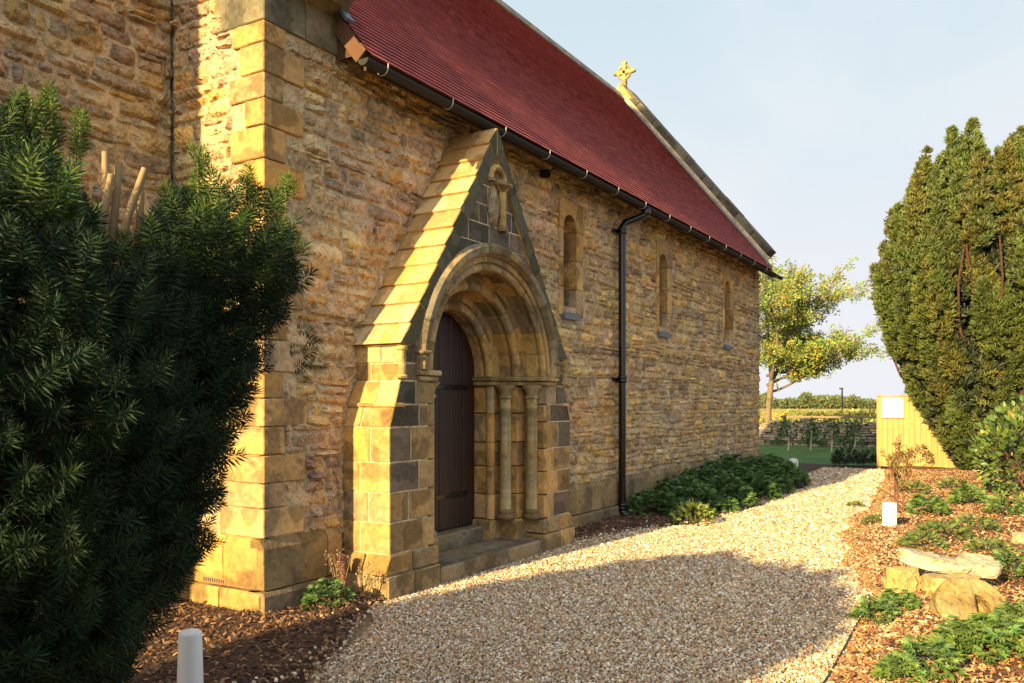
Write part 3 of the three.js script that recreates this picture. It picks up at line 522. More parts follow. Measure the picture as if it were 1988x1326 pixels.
{
  const r = RNG(43), arch = group('arch', porch);
  const orders = [[1.17, 1.0, -4.45, -4.70, 0.036, 13], [1.10, 0.83, -4.68, -4.95, 0.05, 11], [0.95, 0.65, -4.92, -5.21, 0.045, 9]];
  for (const [ro, ri, zf, zb, rr, n] of orders) for (let k = 0; k < n; k++) block('voussoir', arch, sweep(rollProfile(ro, ri, zf, zb, rr), k / n * Math.PI + 0.0025, (k + 1) / n * Math.PI - 0.0025, 5, XC, SPR), jitterCol([[0.46, 0.31, 0.13], [0.52, 0.33, 0.11], [0.38, 0.27, 0.14]][k % 3], r, 0.2));
  for (let k = 0; k < 9; k++) block('hood_mould', arch, sweep([[1.145, -4.47], [1.145, -4.43], [1.175, -4.385], [1.235, -4.38], [1.27, -4.41], [1.27, -4.47]], k / 9 * Math.PI + 0.002, (k + 1) / 9 * Math.PI - 0.002, 7, XC, SPR), jitterCol([[0.40, 0.29, 0.15], [0.24, 0.19, 0.11], [0.33, 0.25, 0.14]][k % 3], r, 0.2));
  // hood stops, imposts, jambs, nook shafts
  for (const side of [0, 1]) {
    const mm = (g) => (side ? g : mirrorGeo(g.index ? (() => { const q = g.toNonIndexed(); return q; })() : g));
    const put = (name, g, c, par = porch, mat) => block(name, par, mm(g), c, mat);
    put('hood_stop', chamferBox(XC + 1.165, XC + 1.265, SPR + 0.01, SPR + 0.13, -4.47, -4.375, 0.03), jitterCol([0.46, 0.30, 0.13], r));
    put('hood_stop', chamferBox(XC + 1.150, XC + 1.285, SPR + 0.132, SPR + 0.165, -4.47, -4.362, 0.012), jitterCol([0.42, 0.29, 0.14], r));
    const plan = (q, far) => [[XC + 0.65 - q, -5.2], [XC + 0.65 - q, -4.92 + q], [XC + 0.83 - q, -4.92 + q], [XC + 0.83 - q, -4.68 + q], [XC + 1.0 - q, -4.68 + q], [XC + 1.0 - q, -4.45 + q], [far, -4.45 + q], [far, -5.2]];
    put('impost', prismY(plan(0.045, XC + 1.27), 1.852, 1.898, 0.008), jitterCol([0.46, 0.34, 0.16], r));
    put('impost', prismY(plan(0.026, XC + 1.25), 1.80, 1.848, 0.01), jitterCol([0.44, 0.32, 0.15], r));
    let y = 0.362;
    for (const h of [0.27, 0.3, 0.26, 0.31, 0.295]) {
      put('jamb_stone', chamferBox(XC + 0.83, XC + 1.12, y, y + h - 0.006, -4.93, -4.682, 0.012), ashCol(r).map((v) => v * 0.92));
      put('jamb_stone', chamferBox(XC + 0.665, XC + 1.0, y, y + h - 0.006, -5.21, -4.925, 0.012), ashCol(r).map((v) => v * 0.92));
      put('jamb_roll', lathe([[0.05, y], [0.05, y + h - 0.005]], 14).translate(XC + 0.695, 0, -4.945), ashCol(r).map((v) => v * 0.95));
      y += h;
    }
    for (const [sx, sz] of [[XC + 0.945, -4.57], [XC + 0.775, -4.80]]) {
      const sh = group('nook_shaft', porch), c = jitterCol([0.50, 0.38, 0.18], r);
      const pp = (name, prof, col) => put(name, lathe(prof, 22).translate(sx, 0, sz), col, sh);
      pp('shaft', [[0.062, 0.47], [0.062, 1.665]], c);
      pp('base', [[0.001, 0.358], [0.098, 0.358], [0.10, 0.385], [0.088, 0.405], [0.074, 0.415], [0.082, 0.43], [0.084, 0.45], [0.068, 0.472]], jitterCol([0.40, 0.27, 0.13], r));
      pp('capital', [[0.064, 1.655], [0.078, 1.665], [0.078, 1.68], [0.064, 1.69], [0.068, 1.72], [0.085, 1.76], [0.11, 1.785], [0.112, 1.803]], jitterCol([0.50, 0.36, 0.17], r));
    }
    // corner shaft at the shoulder of the pier
    put('corner_shaft', lathe([[0.034, 1.815], [0.05, 1.82], [0.05, 1.84], [0.036, 1.85], [0.036, 2.05], [0.05, 2.06], [0.05, 2.085], [0.036, 2.09]], 14).translate(XC + 1.462, 0, -4.449), [0.56, 0.40, 0.15]);
  }
  block('step', porch, chamferBox(6.125, 8.035, -0.1, 0.155, -4.90, -4.395, 0.02), [0.30, 0.22, 0.125]);
  block('threshold', porch, chamferBox(6.4, 7.76, 0.1, 0.29, -5.3, -4.97, 0.015), [0.30, 0.23, 0.13]);
  // door of dark boards
  const door = group('door', church), n = 6, x0 = XC - 0.655, w = 1.31 / n, topAt = (x) => SPR + Math.sqrt(Math.max(0, 0.662 ** 2 - (x - XC) ** 2));
  for (let k = 0; k < n; k++) { const a = x0 + k * w + 0.003, b = a + w - 0.006, pts = [[a, 0.30], [b, 0.30]]; for (let q = 0; q <= 4; q++) { const x = lerp(b, a, q / 4); pts.push([x, topAt(x)]); } mesh('plank', prism(pts, -5.18, -5.125 + (k % 2) * 0.004, 0.006), M.oak, door); }
  for (const y of [0.62, 1.75]) { mesh('strap_hinge', chamferBox(x0 + 0.03, XC + 0.5, y, y + 0.055, -5.125, -5.112, 0.004), M.iron, door); for (let k = 0; k < 5; k++) mesh('stud', new THREE.SphereGeometry(0.014, 8, 6).translate(x0 + 0.12 + k * 0.22, y + 0.027, -5.112), M.iron, door); }
  mesh('ring_handle', new THREE.TorusGeometry(0.055, 0.009, 8, 20).translate(XC - 0.46, 1.28, -5.105), M.iron, door);
  mesh('keyhole_plate', chamferBox(XC - 0.50, XC - 0.475, 1.70, 1.76, -5.125, -5.112, 0.004), M.bracket, door);
}

// --- roof
{
  const r = RNG(51), roof = mesh('roof', prismX([onRoof(0.0, -0.012), onRoof(SL, -0.012), mirrorZ(onRoof(0, 0.02)), mirrorZ(onRoof(0, -0.13)), onRoof(SL, -0.17), onRoof(0.03, -0.13)].slice(0, 6), 5.37, XE - 0.3, 0), M.soffit, church);
  const x0 = 5.33, x1 = 18.4, nt = 80, tw = (x1 - x0) / nt, g = 0.076, n = Math.floor((SL - 0.06) / g);
  for (let k = -1; k < n; k++) {
    const pos = [], col = [], s0 = k * g - 0.005, quad = (a, b, c, d) => pos.push(...a, ...b, ...c, ...a, ...c, ...d);
    for (let t = -1; t < nt + 1; t++) {
      const a = clamp(x0 + (t + (k & 1) * 0.5) * tw, x0, x1), b = clamp(x0 + (t + 1 + (k & 1) * 0.5) * tw, x0, x1); if (b - a < 0.01) continue;
      const ds = (r() - 0.5) * 0.004, dn = (r() - 0.5) * 0.003, c = jitterCol([[0.47, 0.10, 0.10], [0.51, 0.11, 0.105], [0.43, 0.09, 0.095], [0.54, 0.125, 0.11]][Math.floor(r() * 4)], r, 0.14);
      const q = (x, s, m) => { const [z, y] = onRoof(s, m); return [x, y, z]; }, A = 0.021 + dn, s = s0 + ds;
      quad(q(a, s, A), q(b, s, A), q(b, s0 + g * 1.3, 0.001), q(a, s0 + g * 1.3, 0.001));
      quad(q(a, s + 0.001, A - 0.014), q(b, s + 0.001, A - 0.014), q(b, s, A), q(a, s, A));
      for (let i = 0; i < 12; i++) col.push(...c);
    }
    const gg = fromTris(pos); boxUV(gg); gg.setAttribute('color', new THREE.Float32BufferAttribute(col, 3));
    mesh('tile_course', gg, M.tile, roof);
  }
  mesh('north_slope', prismX([mirrorZ(onRoof(0, 0.02)), mirrorZ(onRoof(SL, 0.02)), mirrorZ(onRoof(SL, 0.04)), mirrorZ(onRoof(0, 0.04))].reverse(), x0, x1, 0), std({ color: rgb([0.3, 0.06, 0.05]) }), roof);
  for (let x = x0; x < x1 - 0.05; x += 0.44) {   // ridge pieces
    const e = Math.min(x + 0.434, x1), p = [onRoof(SL - 0.17, 0.02), onRoof(SL - 0.17, 0.05), [RIDGE[0] + 0.03, RIDGE[1] + 0.085], [RIDGE[0] - 0.03, RIDGE[1] + 0.085], mirrorZ(onRoof(SL - 0.17, 0.05)), mirrorZ(onRoof(SL - 0.17, 0.02)), [RIDGE[0], RIDGE[1] + 0.04]];
    block('ridge_tile', roof, prismX(p.reverse(), x, e, 0.004), jitterCol([0.42, 0.33, 0.22], r, 0.12));
  }
  mesh('verge_board', prismX([onRoof(0.0, -0.135), onRoof(0.6, -0.135), onRoof(0.6, 0.0), onRoof(0.0, 0.0)].reverse(), 5.335, 5.372, 0.003), std({ color: rgb([0.16, 0.08, 0.045]), map: woodTex }), roof);
  // gable copings
  const coping = (xa, xb, s00, parent, dirty) => {
    let s = s00;
    while (s < SL - 0.05) {
      let L = 0.5 + r() * 0.2; if (SL - s - L < 0.35) L = SL + 0.02 - s;
      const o = r() * 0.01, p = [onRoof(s + 0.004, 0.10), onRoof(s + L - 0.004, 0.10), onRoof(s + L - 0.004, 0.25 + o), onRoof(s + 0.004, 0.25 + o)].map(([z, y]) => [Math.max(z, RIDGE[0] + 0.01), y]);
      block('coping_stone', parent, prismX(p.reverse(), xa, xb, 0.01), jitterCol(dirty ? [0.17, 0.15, 0.10] : [0.3, 0.25, 0.14], r, 0.2));
      s += L;
    }
    const q = [onRoof(s00, 0.10), onRoof(SL, 0.10), onRoof(SL, 0.25), onRoof(s00, 0.25)].map(mirrorZ); block('coping_stone', parent, prismX(q, xa, xb, 0.01), [0.2, 0.17, 0.1]);
  };
  coping(XW - 0.05, 5.30, 0.36, church, false);
  coping(18.42, 18.92, 0.33, church, true);
  block('kneeler', church, prismX([[ZW + 0.014, 4.533], [ZW + 0.014, 4.84], onRoof(0.45, 0.09), [-5.5, 5.2], [-5.5, 4.533]].reverse(), XW - 0.012, 5.0, 0.008), [0.25, 0.205, 0.115]);
  block('kneeler', church, prismX([[ZW + 0.012, 4.533], [ZW + 0.012, 4.83], onRoof(0.45, 0.09), [-5.5, 5.2], [-5.5, 4.533]].reverse(), 5.006, 5.40, 0.008), [0.28, 0.225, 0.12]);
  block('kneeler', church, prismX([[ZW + 0.05, 4.72], [ZW + 0.16, 4.86], onRoof(0.42, 0.095), [-5.5, 5.1], [-5.5, 4.72]].reverse(), 18.40, 18.93, 0.01), [0.2, 0.17, 0.11]);
  const strip = (xa, xb, a, b, mat) => mesh('lead_flashing', prismX([onRoof(a, 0.02), onRoof(b, 0.02), onRoof(b, 0.05), onRoof(a, 0.05)].reverse(), xa, xb, 0.004), mat, roof);
  strip(5.295, 5.40, 0.33, SL - 0.2, M.lead); strip(18.30, 18.425, 0.02, SL - 0.2, M.lead);
  // pale mortar fillet along the inside of the east coping
  mesh('mortar_fillet', prismX([onRoof(0.2, 0.02), onRoof(SL - 0.1, 0.02), onRoof(SL - 0.1, 0.115), onRoof(0.2, 0.115)].reverse(), 18.375, 18.44, 0.01), std({ color: rgb([0.62, 0.50, 0.34]), map: roughTex }), roof);
  // finial cross
  const fin = group('finial_cross', church), fx = 18.66, fz = RIDGE[0], fc = [0.60, 0.44, 0.16];
  block('saddle_stone', fin, prismX([[fz - 0.30, 8.72], [fz - 0.08, 9.06], [fz - 0.06, 9.12], [fz + 0.06, 9.12], [fz + 0.08, 9.06], [fz + 0.30, 8.72]], fx - 0.26, fx + 0.26, 0.01), fc);
  block('shaft', fin, chamferBox(fx - 0.06, fx + 0.06, 9.10, 9.30, fz - 0.055, fz + 0.055, 0.015), fc);
  block('ring', fin, boxUV(flat(new THREE.TorusGeometry(0.155, 0.035, 8, 28).rotateY(Math.PI / 2).translate(fx, 9.475, fz))), fc);
  for (const [a, b, c, d] of [[9.27, 9.70, -0.045, 0.045], [9.43, 9.52, -0.215, 0.215]]) block('cross_arm', fin, chamferBox(fx - 0.045, fx + 0.045, a, b, fz + c, fz + d, 0.012), fc);
  for (const [y, z] of [[9.70, 0], [9.475, -0.215], [9.475, 0.215]]) block('knop', fin, chamferBox(fx - 0.05, fx + 0.05, y - 0.035, y + 0.035, fz + z - 0.06, fz + z + 0.06, 0.015), fc);
}
// --- gutter and downpipe
{
  const gut = group('gutter', church), P = [], seg = 8, xa = 5.28, xb = 19.12, gy = 4.40, gz = -4.575;
  for (let k = 0; k < seg; k++) for (const [ra, fl] of [[0.052, 0], [0.047, 1]]) { const a = Math.PI + k / seg * Math.PI, b = Math.PI + (k + 1) / seg * Math.PI, q = (x, t) => [x, gy + ra * Math.sin(t), gz - ra * Math.cos(t) * -1]; const A = q(xa, a), B = q(xb, a), C = q(xb, b), D = q(xa, b); fl ? P.push(...A, ...B, ...C, ...A, ...C, ...D) : P.push(...A, ...C, ...B, ...A, ...D, ...C); }
  mesh('trough', boxUV(fromTris(P)), M.gutter, gut);
  for (const x of [xa, xb]) { const hp = []; for (let q = 0; q <= 10; q++) { const t = Math.PI + q / 10 * Math.PI; hp.push([gz + 0.056 * Math.cos(t), gy + 0.056 * Math.sin(t)]); } mesh('stop_end', prismX(hp, x - 0.008, x + 0.008, 0.002), M.gutter, gut); }
  for (let k = 0; k < 15; k++) { const x = 5.52 + k * 0.94, pts = []; for (let q = 0; q <= 9; q++) { const a = Math.PI * (1.12 + q / 9 * 0.9); pts.push(V(x, gy + 0.058 * Math.sin(a), gz + 0.058 * Math.cos(a))); } pts.push(V(x, gy + 0.03, gz + 0.06)); mesh('bracket', tube(pts, 0.0055, 6), M.bracket, gut); }
  mesh('fascia', chamferBox(5.4, 18.8, 4.36, 4.50, -4.68, -4.65, 0.004), M.soffit, gut);
  const dp = group('downpipe', church), x = 11.06, z = -4.835, R = 0.052;
  mesh('pipe', tube([V(x, 0.15, z), V(x, 4.06, z)], R, 18), M.iron, dp);
  mesh('swan_neck', tube([V(x, 4.02, z), V(x, 4.10, z), V(x + 0.03, 4.16, z + 0.03), V(x + 0.20, 4.25, z + 0.18), V(x + 0.24, 4.29, z + 0.23), V(x + 0.25, 4.37, z + 0.25)], R * 0.98, 16), M.iron, dp);
  mesh('outlet', lathe([[0.055, 0], [0.065, 0.01], [0.065, 0.07], [0.055, 0.08]], 18).translate(x + 0.25, 4.29, z + 0.255), M.iron, dp);
  for (const y of [4.04, 1.95, 0.16]) { mesh('collar', lathe([[R, -0.05], [R + 0.016, -0.045], [R + 0.016, -0.01], [R + 0.006, 0], [R + 0.016, 0.01], [R + 0.016, 0.045], [R, 0.05]], 18).translate(x, y, z), M.iron, dp); mesh('ear', chamferBox(x - 0.14, x + 0.14, y - 0.025, y + 0.025, z - 0.095, z - 0.06, 0.006), M.iron, dp); }
  mesh('shoe', tube([V(x, 0.2, z), V(x, 0.10, z), V(x, 0.04, z + 0.05), V(x, 0.02, z + 0.12)], R, 14), M.iron, dp);
  mesh('vent_pipe', lathe([[0.035, 0], [0.05, 0], [0.055, 0.09], [0.04, 0.09], [0.035, 0.02]], 16).rotateX(Math.PI / 2).translate(8.93, 4.36, ZW), M.gutter, church);
}

// ---------------------------------------------------------------- leaves and plants
function leafShape(kind) {   // unit leaf, stalk at the origin, blade along +y
  const P = [], tri = (a, b, c) => P.push(...a, ...b, ...c);
  if (kind === 'needle') { tri([0, 0, 0], [0.062, 0.5, 0.012], [0, 1, 0.06]); tri([0, 0, 0], [0, 1, 0.06], [-0.062, 0.5, 0.012]); }
  else if (kind === 'oval' || kind === 'lance') {
    const w = kind === 'oval' ? 0.27 : 0.13, L = [[0, 0], [0.7, 0.28], [1, 0.52], [0.66, 0.8], [0, 1]], z = (y) => 0.16 * y * y;
    for (const s of [-1, 1]) for (let i = 0; i < 4; i++) { const [a, y0] = L[i], [b, y1] = L[i + 1], A = [s * a * w, y0, 0.08 * a - z(y0)], B = [s * b * w, y1, 0.08 * b - z(y1)], C = [0, y0, -z(y0)], D = [0, y1, -z(y1)]; if (a) tri(C, A, B); if (b) tri(C, B, D); else if (a) tri(C, B, D); }
  } else {   // palmate, deeply lobed
    const n = kind === 'fern' ? 9 : 7, c = [0, 0.18, 0];
    const pt = (i) => { const a = lerp(-2.2, 2.2, i / (2 * n)), rr = (i % 2 ? 1 : kind === 'fern' ? 0.34 : 0.55) * (0.62 + 0.2 * Math.cos(a)); return [Math.sin(a) * rr, 0.18 + Math.cos(a) * rr, (i % 2 ? -0.12 : 0.05)]; };
    for (let i = 0; i < 2 * n; i++) tri(c, pt(i), pt(i + 1));
  }
  return new Float32Array(P);
}
const LEAF = Object.fromEntries(['needle', 'oval', 'lance', 'lobed', 'fern'].map((k) => [k, leafShape(k)]));
class Batch {   // many small leaves as one geometry
  constructor() { this.p = []; this.c = []; }
  add(kind, m, col) { const s = LEAF[kind], e = m.elements; for (let i = 0; i < s.length; i += 3) { const x = s[i], y = s[i + 1], z = s[i + 2]; this.p.push(e[0] * x + e[4] * y + e[8] * z + e[12], e[1] * x + e[5] * y + e[9] * z + e[13], e[2] * x + e[6] * y + e[10] * z + e[14]); this.c.push(col[0], col[1], col[2]); } }
  geo() { const g = fromTris(this.p); g.setAttribute('color', new THREE.Float32BufferAttribute(this.c, 3)); g.setAttribute('uv', new THREE.BufferAttribute(new Float32Array(this.p.length / 3 * 2), 2)); return g; }
}
const randDir = (r) => { const z = r() * 2 - 1, a = r() * 6.2832, q = Math.sqrt(1 - z * z); return V(q * Math.cos(a), z, q * Math.sin(a)); };
const tint = (c, r, k = 0.25) => { const v = 1 + (r() - 0.5) * 2 * k, w = (r() - 0.5) * k; return [c[0] * v * (1 + w), c[1] * v, c[2] * v * (1 - w)]; };

// ---------------------------------------------------------------- loose gravel
{
  const r = RNG(61), base = new THREE.IcosahedronGeometry(1, 0), p = base.attributes.position, cache = new Map();
  for (let i = 0; i < p.count; i++) { const k = [p.getX(i), p.getY(i), p.getZ(i)].map((v) => v.toFixed(3)).join(); if (!cache.has(k)) cache.set(k, 0.75 + r() * 0.5); const s = cache.get(k); p.setXYZ(i, p.getX(i) * s, p.getY(i) * s * 0.7, p.getZ(i) * s * 0.85); }
  base.computeVertexNormals();
  const pal = [[0.52, 0.39, 0.24], [0.40, 0.26, 0.14], [0.66, 0.55, 0.40], [0.20, 0.13, 0.08], [0.50, 0.32, 0.19], [0.36, 0.31, 0.26], [0.80, 0.72, 0.58], [0.44, 0.23, 0.13], [0.58, 0.43, 0.24]];
  const mats = [], cols = [], e = new THREE.Euler(), q = new THREE.Quaternion();
  for (let x = 1.8; x < 22.3;) {
    const dist = Math.hypot(x, 2.2), s = clamp(0.0150 + (dist - 4) * 0.0019, 0.0150, 0.046);
    const zn = Math.min(pathNorth(x), pathSouth(x)), zs = pathSouth(x) + 0.03;
    for (let z = zn; z < zs; z += s) {
      const X = x + (r() - 0.5) * s, Z = z + (r() - 0.5) * s; if (project(V(X, 0, Z))[1] > 1420) continue;
      if (Z > pathSouth(X) + noise3(X * 2, Z * 2) * (X > 7.5 ? 0.14 : 0.02) || Z < pathNorth(X) + noise3(X * 2.3, Z * 2) * (X > 8.7 || X < 5 ? 0.12 : 0)) continue;
      const sz = s * (0.42 + r() * 0.34); e.set((r() - 0.5) * 0.9, r() * 6.28, (r() - 0.5) * 0.9); q.setFromEuler(e);
      mats.push(new THREE.Matrix4().compose(V(X, 0.002 + r() * sz * 0.7, Z), q, V(sz, sz * (0.7 + r() * 0.4), sz * (0.7 + r() * 0.5))));
      cols.push(rgb(tint(pal[Math.floor(r() * pal.length)], r, 0.2)));
    }
    x += s;
  }
  // stray stones on the soil beside the path
  for (let i = 0; i < 4200; i++) {
    const south = r() < 0.6, X = 3.2 + r() * 12, off = Math.pow(r(), 2.2) * 0.8, Z = south ? pathSouth(X) + off : Math.min(pathNorth(X), -3) - off * 0.7, sz = 0.006 + r() * 0.012;
    if (!south && X > 5.3 && X < 8.8) continue;
    e.set(r() * 6, r() * 6, r() * 6); q.setFromEuler(e);
    mats.push(new THREE.Matrix4().compose(V(X, (south ? bedHeight(X, Z) : 0.02) + 0.006, Z), q, V(sz, sz, sz))); cols.push(rgb(tint(pal[Math.floor(r() * pal.length)], r, 0.2)));
  }
  tag(inst('gravel', base, M.pebble, mats, cols), 'loose buff and brown pea gravel covering the path', 'gravel');
  console.log('pebbles', mats.length);
}
// ---------------------------------------------------------------- bark chips
{
  const r = RNG(62), chip = (() => { const g = new THREE.IcosahedronGeometry(1, 0), p = g.attributes.position; for (let i = 0; i < p.count; i++) { const x = p.getX(i), y = p.getY(i), z = p.getZ(i), k = 0.8 + 0.5 * hash3(Math.round(x * 50), Math.round(y * 50), Math.round(z * 50)); p.setXYZ(i, x * 1.25 * k, y * 0.3 * k, z * 0.55 * k); } return flat(g); })(), e = new THREE.Euler(), q = new THREE.Quaternion();
  const scatter = (name, label, n, spot, pal, size) => {
    const mats = [], cols = [];
    for (let i = 0; i < n; i++) { const p = spot(); if (!p) continue; const s = size * (0.5 + r() * r() * 1.4); e.set((r() - 0.5) * 1.2, r() * 6.28, (r() - 0.5) * 1.2); q.setFromEuler(e); mats.push(new THREE.Matrix4().compose(p, q, V(s, s, s))); cols.push(rgb(tint(pal[Math.floor(r() * pal.length)], r, 0.3))); }
    tag(inst(name, chip, M.chips, mats, cols), label, 'bark mulch');
  };
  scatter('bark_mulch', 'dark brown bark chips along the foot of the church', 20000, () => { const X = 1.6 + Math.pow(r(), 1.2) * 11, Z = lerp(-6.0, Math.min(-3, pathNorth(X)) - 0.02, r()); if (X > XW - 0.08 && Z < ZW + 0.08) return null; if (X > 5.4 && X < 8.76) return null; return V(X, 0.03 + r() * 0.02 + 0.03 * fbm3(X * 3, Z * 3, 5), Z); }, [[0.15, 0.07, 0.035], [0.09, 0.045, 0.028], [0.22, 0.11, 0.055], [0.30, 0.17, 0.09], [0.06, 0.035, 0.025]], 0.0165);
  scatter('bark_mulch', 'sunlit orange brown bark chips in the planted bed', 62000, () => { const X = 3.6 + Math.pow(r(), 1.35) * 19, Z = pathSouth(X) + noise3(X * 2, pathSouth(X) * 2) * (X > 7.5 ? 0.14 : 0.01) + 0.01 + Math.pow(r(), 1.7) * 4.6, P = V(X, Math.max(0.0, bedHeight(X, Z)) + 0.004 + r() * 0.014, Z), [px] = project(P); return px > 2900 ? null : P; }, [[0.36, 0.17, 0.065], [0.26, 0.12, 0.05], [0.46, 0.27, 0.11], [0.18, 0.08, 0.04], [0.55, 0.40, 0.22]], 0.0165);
}

// ---------------------------------------------------------------- the yews
function sprig(r, needles, len, stem, palBase, palTip) {   // upright shoot, needles in a spiral
  const b = new Batch();
  for (let i = 0; i < needles; i++) {
    const t = i / needles, a = i * 2.39996, out = lerp(1.5, 0.45, t * t), d = V(Math.cos(a) * Math.sin(out), Math.cos(out), Math.sin(a) * Math.sin(out)), L = len * (0.75 + r() * 0.4) * (1 - 0.3 * t * t);
    b.add('needle', aim(V(0, stem * (0.08 + 0.92 * t), 0), d, L, a + r()), tint([0, 1, 2].map((k) => lerp(palBase[k], palTip[k], t)), r, 0.22));
  }
  return b.geo();
}
{
  const r = RNG(71), sp = [0, 1, 2].map(() => sprig(r, 54, 0.036, 0.06, [0.75, 0.75, 0.75], [1.05, 1.05, 1.0]));
  const Rof = pl([[0, 0.42], [0.35, 0.55], [0.7, 0.76], [1.15, 1.01], [1.6, 1.16], [2.05, 1.30], [2.35, 1.26], [2.6, 1.05], [2.9, 0.6]]);
  function yew(name, label, C, topOf, count, scale, spread) {
    const root = tag(group(name), label, 'yew'); root.position.copy(C);
    const mats = [[], [], []], cols = [[], [], []];
    let n = 0;
    while (n < count) {
      const y = 0.15 + Math.pow(r(), 0.75) * 2.75, a = r() * 6.2832, R = Rof(y) * spread * (1 + 0.12 * noise3(Math.cos(a) * 2 + 5, y * 2.2, Math.sin(a) * 2) + 0.07 * noise3(Math.cos(a) * 6, y * 6, Math.sin(a) * 6)), f = Math.sqrt(r()), x = Math.cos(a) * R * f, z = Math.sin(a) * R * f, top = topOf(x + C.x, z + C.z) + 0.12 * noise3((x + C.x) * 5, (z + C.z) * 5, 8), gap = top - y;
      if (gap < 0) continue; if (f < 0.74 && gap > 0.4) { if (r() > 0.06) continue; }
      const out = V(Math.cos(a), 0, Math.sin(a)), w = sstep(0.45, 0.05, gap), d = out.multiplyScalar(lerp(0.75, 0.15, w)).add(V(0, lerp(0.62, 1, w), 0)).addScaledVector(randDir(r), 0.42).normalize(), k = Math.floor(r() * 3);
      mats[k].push(aim(V(x, y, z), d, scale * (0.8 + r() * 0.55), r() * 6.28));
      const fresh = (gap < 0.2 && y > 1.95 && r() < 0.5 ? 0.4 + 0.6 * r() : 0), c = tint([lerp(0.012, 0.075, fresh), lerp(0.030, 0.13, fresh), lerp(0.012, 0.022, fresh)], r, 0.35);
      cols[k].push(rgb(c)); n++;
    }
    for (let k = 0; k < 3; k++) inst('foliage', sp[k], M.needle, mats[k], cols[k], root);
    for (let i = 0; i < 22; i++) { const a = i * 2.4, h = 1.2 + r() * 0.75, R = Rof(h) * spread * (0.45 + r() * 0.42), pts = []; for (let t = 0; t <= 5; t++) { const q = t / 5; pts.push(V(Math.cos(a) * R * Math.pow(q, 1.4) + noise3(q * 4, i) * 0.08 + Math.cos(a) * 0.1, q * h, Math.sin(a) * R * Math.pow(q, 1.4) + noise3(q * 4, i + 50) * 0.08 + Math.sin(a) * 0.1)); } mesh('stem', tube(pts, [0.05, 0.042, 0.034, 0.026, 0.018, 0.010], 7), M.bark, root); }
    return root;
  }
  const C = V(1.06, 0, -3.0);
  const topOf = (x, z) => { const b = (Math.atan2(-z, x) * 180 / Math.PI); const f = x * Math.cos(YAW) - z * Math.sin(YAW); return Math.min(2.5, 1.6 + f * (0.235 + 0.085 * sstep(57.5, 60.5, b) - 0.05 * sstep(53, 54.5, b) * sstep(57.8, 56.8, b))) - 0.05; };
  const near = yew('clipped_yew', 'large dark clipped yew beside the church corner, its top catching sun', C, topOf, 21000, 1, 1);
  // cut branch stubs standing out of the top
  for (const [px, py, d, dx, h] of [[205, 415, 2.62, 0.0, 0.19], [222, 420, 2.66, 0.015, 0.17], [248, 420, 2.64, 0.055, 0.15], [272, 430, 2.7, 0.0, 0.11], [300, 440, 2.72, 0.06, 0.12], [195, 440, 2.6, 0.035, 0.16]]) {
    const t = (px - 994) / FOCAL, p = V(d * (Math.cos(YAW) + t * Math.sin(YAW)), EYE + (HORIZON - py) / FOCAL * d, d * (-Math.sin(YAW) + t * Math.cos(YAW))).sub(C);
    mesh('cut_branch', tube([p.clone().add(V(-dx * 0.8, -0.22, -0.02)), p, p.clone().add(V(dx * 0.55, h, dx * 0.8))], [0.013, 0.012, 0.011], 8), M.cut, near);
  }
  // longer shoots standing above the top
  for (const [px, py, d, n] of [[100, 215, 2.7, 4], [62, 225, 2.65, 4], [155, 262, 2.7, 3], [385, 330, 2.75, 5], [480, 372, 2.8, 2], [555, 385, 2.85, 2], [20, 250, 2.6, 3]]) {
    const t = (px - 994) / FOCAL, p = V(d * (Math.cos(YAW) + t * Math.sin(YAW)), EYE + (HORIZON - py) / FOCAL * d, d * (-Math.sin(YAW) + t * Math.cos(YAW))).sub(C), ms = [], cs = [];
    for (let k = 0; k < n * 3; k++) { ms.push(aim(p.clone().add(V((r() - 0.5) * 0.05 * (1 - k / n / 3), (k / 3 - n + 1) * 0.045, (r() - 0.5) * 0.05)), V((r() - 0.5) * 0.7, 1, (r() - 0.5) * 0.7).normalize(), 0.95, r() * 6)); cs.push(rgb(tint([0.08, 0.14, 0.022], r, 0.2))); }
    inst('shoot', sp[0], M.needle, ms, cs, near); mesh('stem', tube([p.clone().add(V(0, -0.3, 0)), p.clone().add(V(0, 0.05, 0))], [0.006, 0.004], 6), M.cut, near);
  }
  // a loose spray reaching out to the right
  { const ms = [], cs = []; for (const [px, py] of [[585, 690], [600, 705], [592, 660], [575, 640], [560, 680], [570, 715]]) { const d = 2.9, t = (px - 994) / FOCAL, p = V(d * (Math.cos(YAW) + t * Math.sin(YAW)), EYE + (HORIZON - py) / FOCAL * d, d * (-Math.sin(YAW) + t * Math.cos(YAW))).sub(C); ms.push(aim(p, V(0.75, 0.15, 0.6).add(randDir(r).multiplyScalar(0.3)).normalize(), 0.9, r() * 6)); cs.push(rgb(tint([0.022, 0.055, 0.02], r))); } inst('shoot', sp[1], M.needle, ms, cs, near); }
  yew('clipped_yew', 'second dark yew out of view behind the one beside the church corner', V(-2.6, 0, -3.74), () => 2.9, 6500, 1.9, 1.06).scale.set(1, 1.25, 1);
}
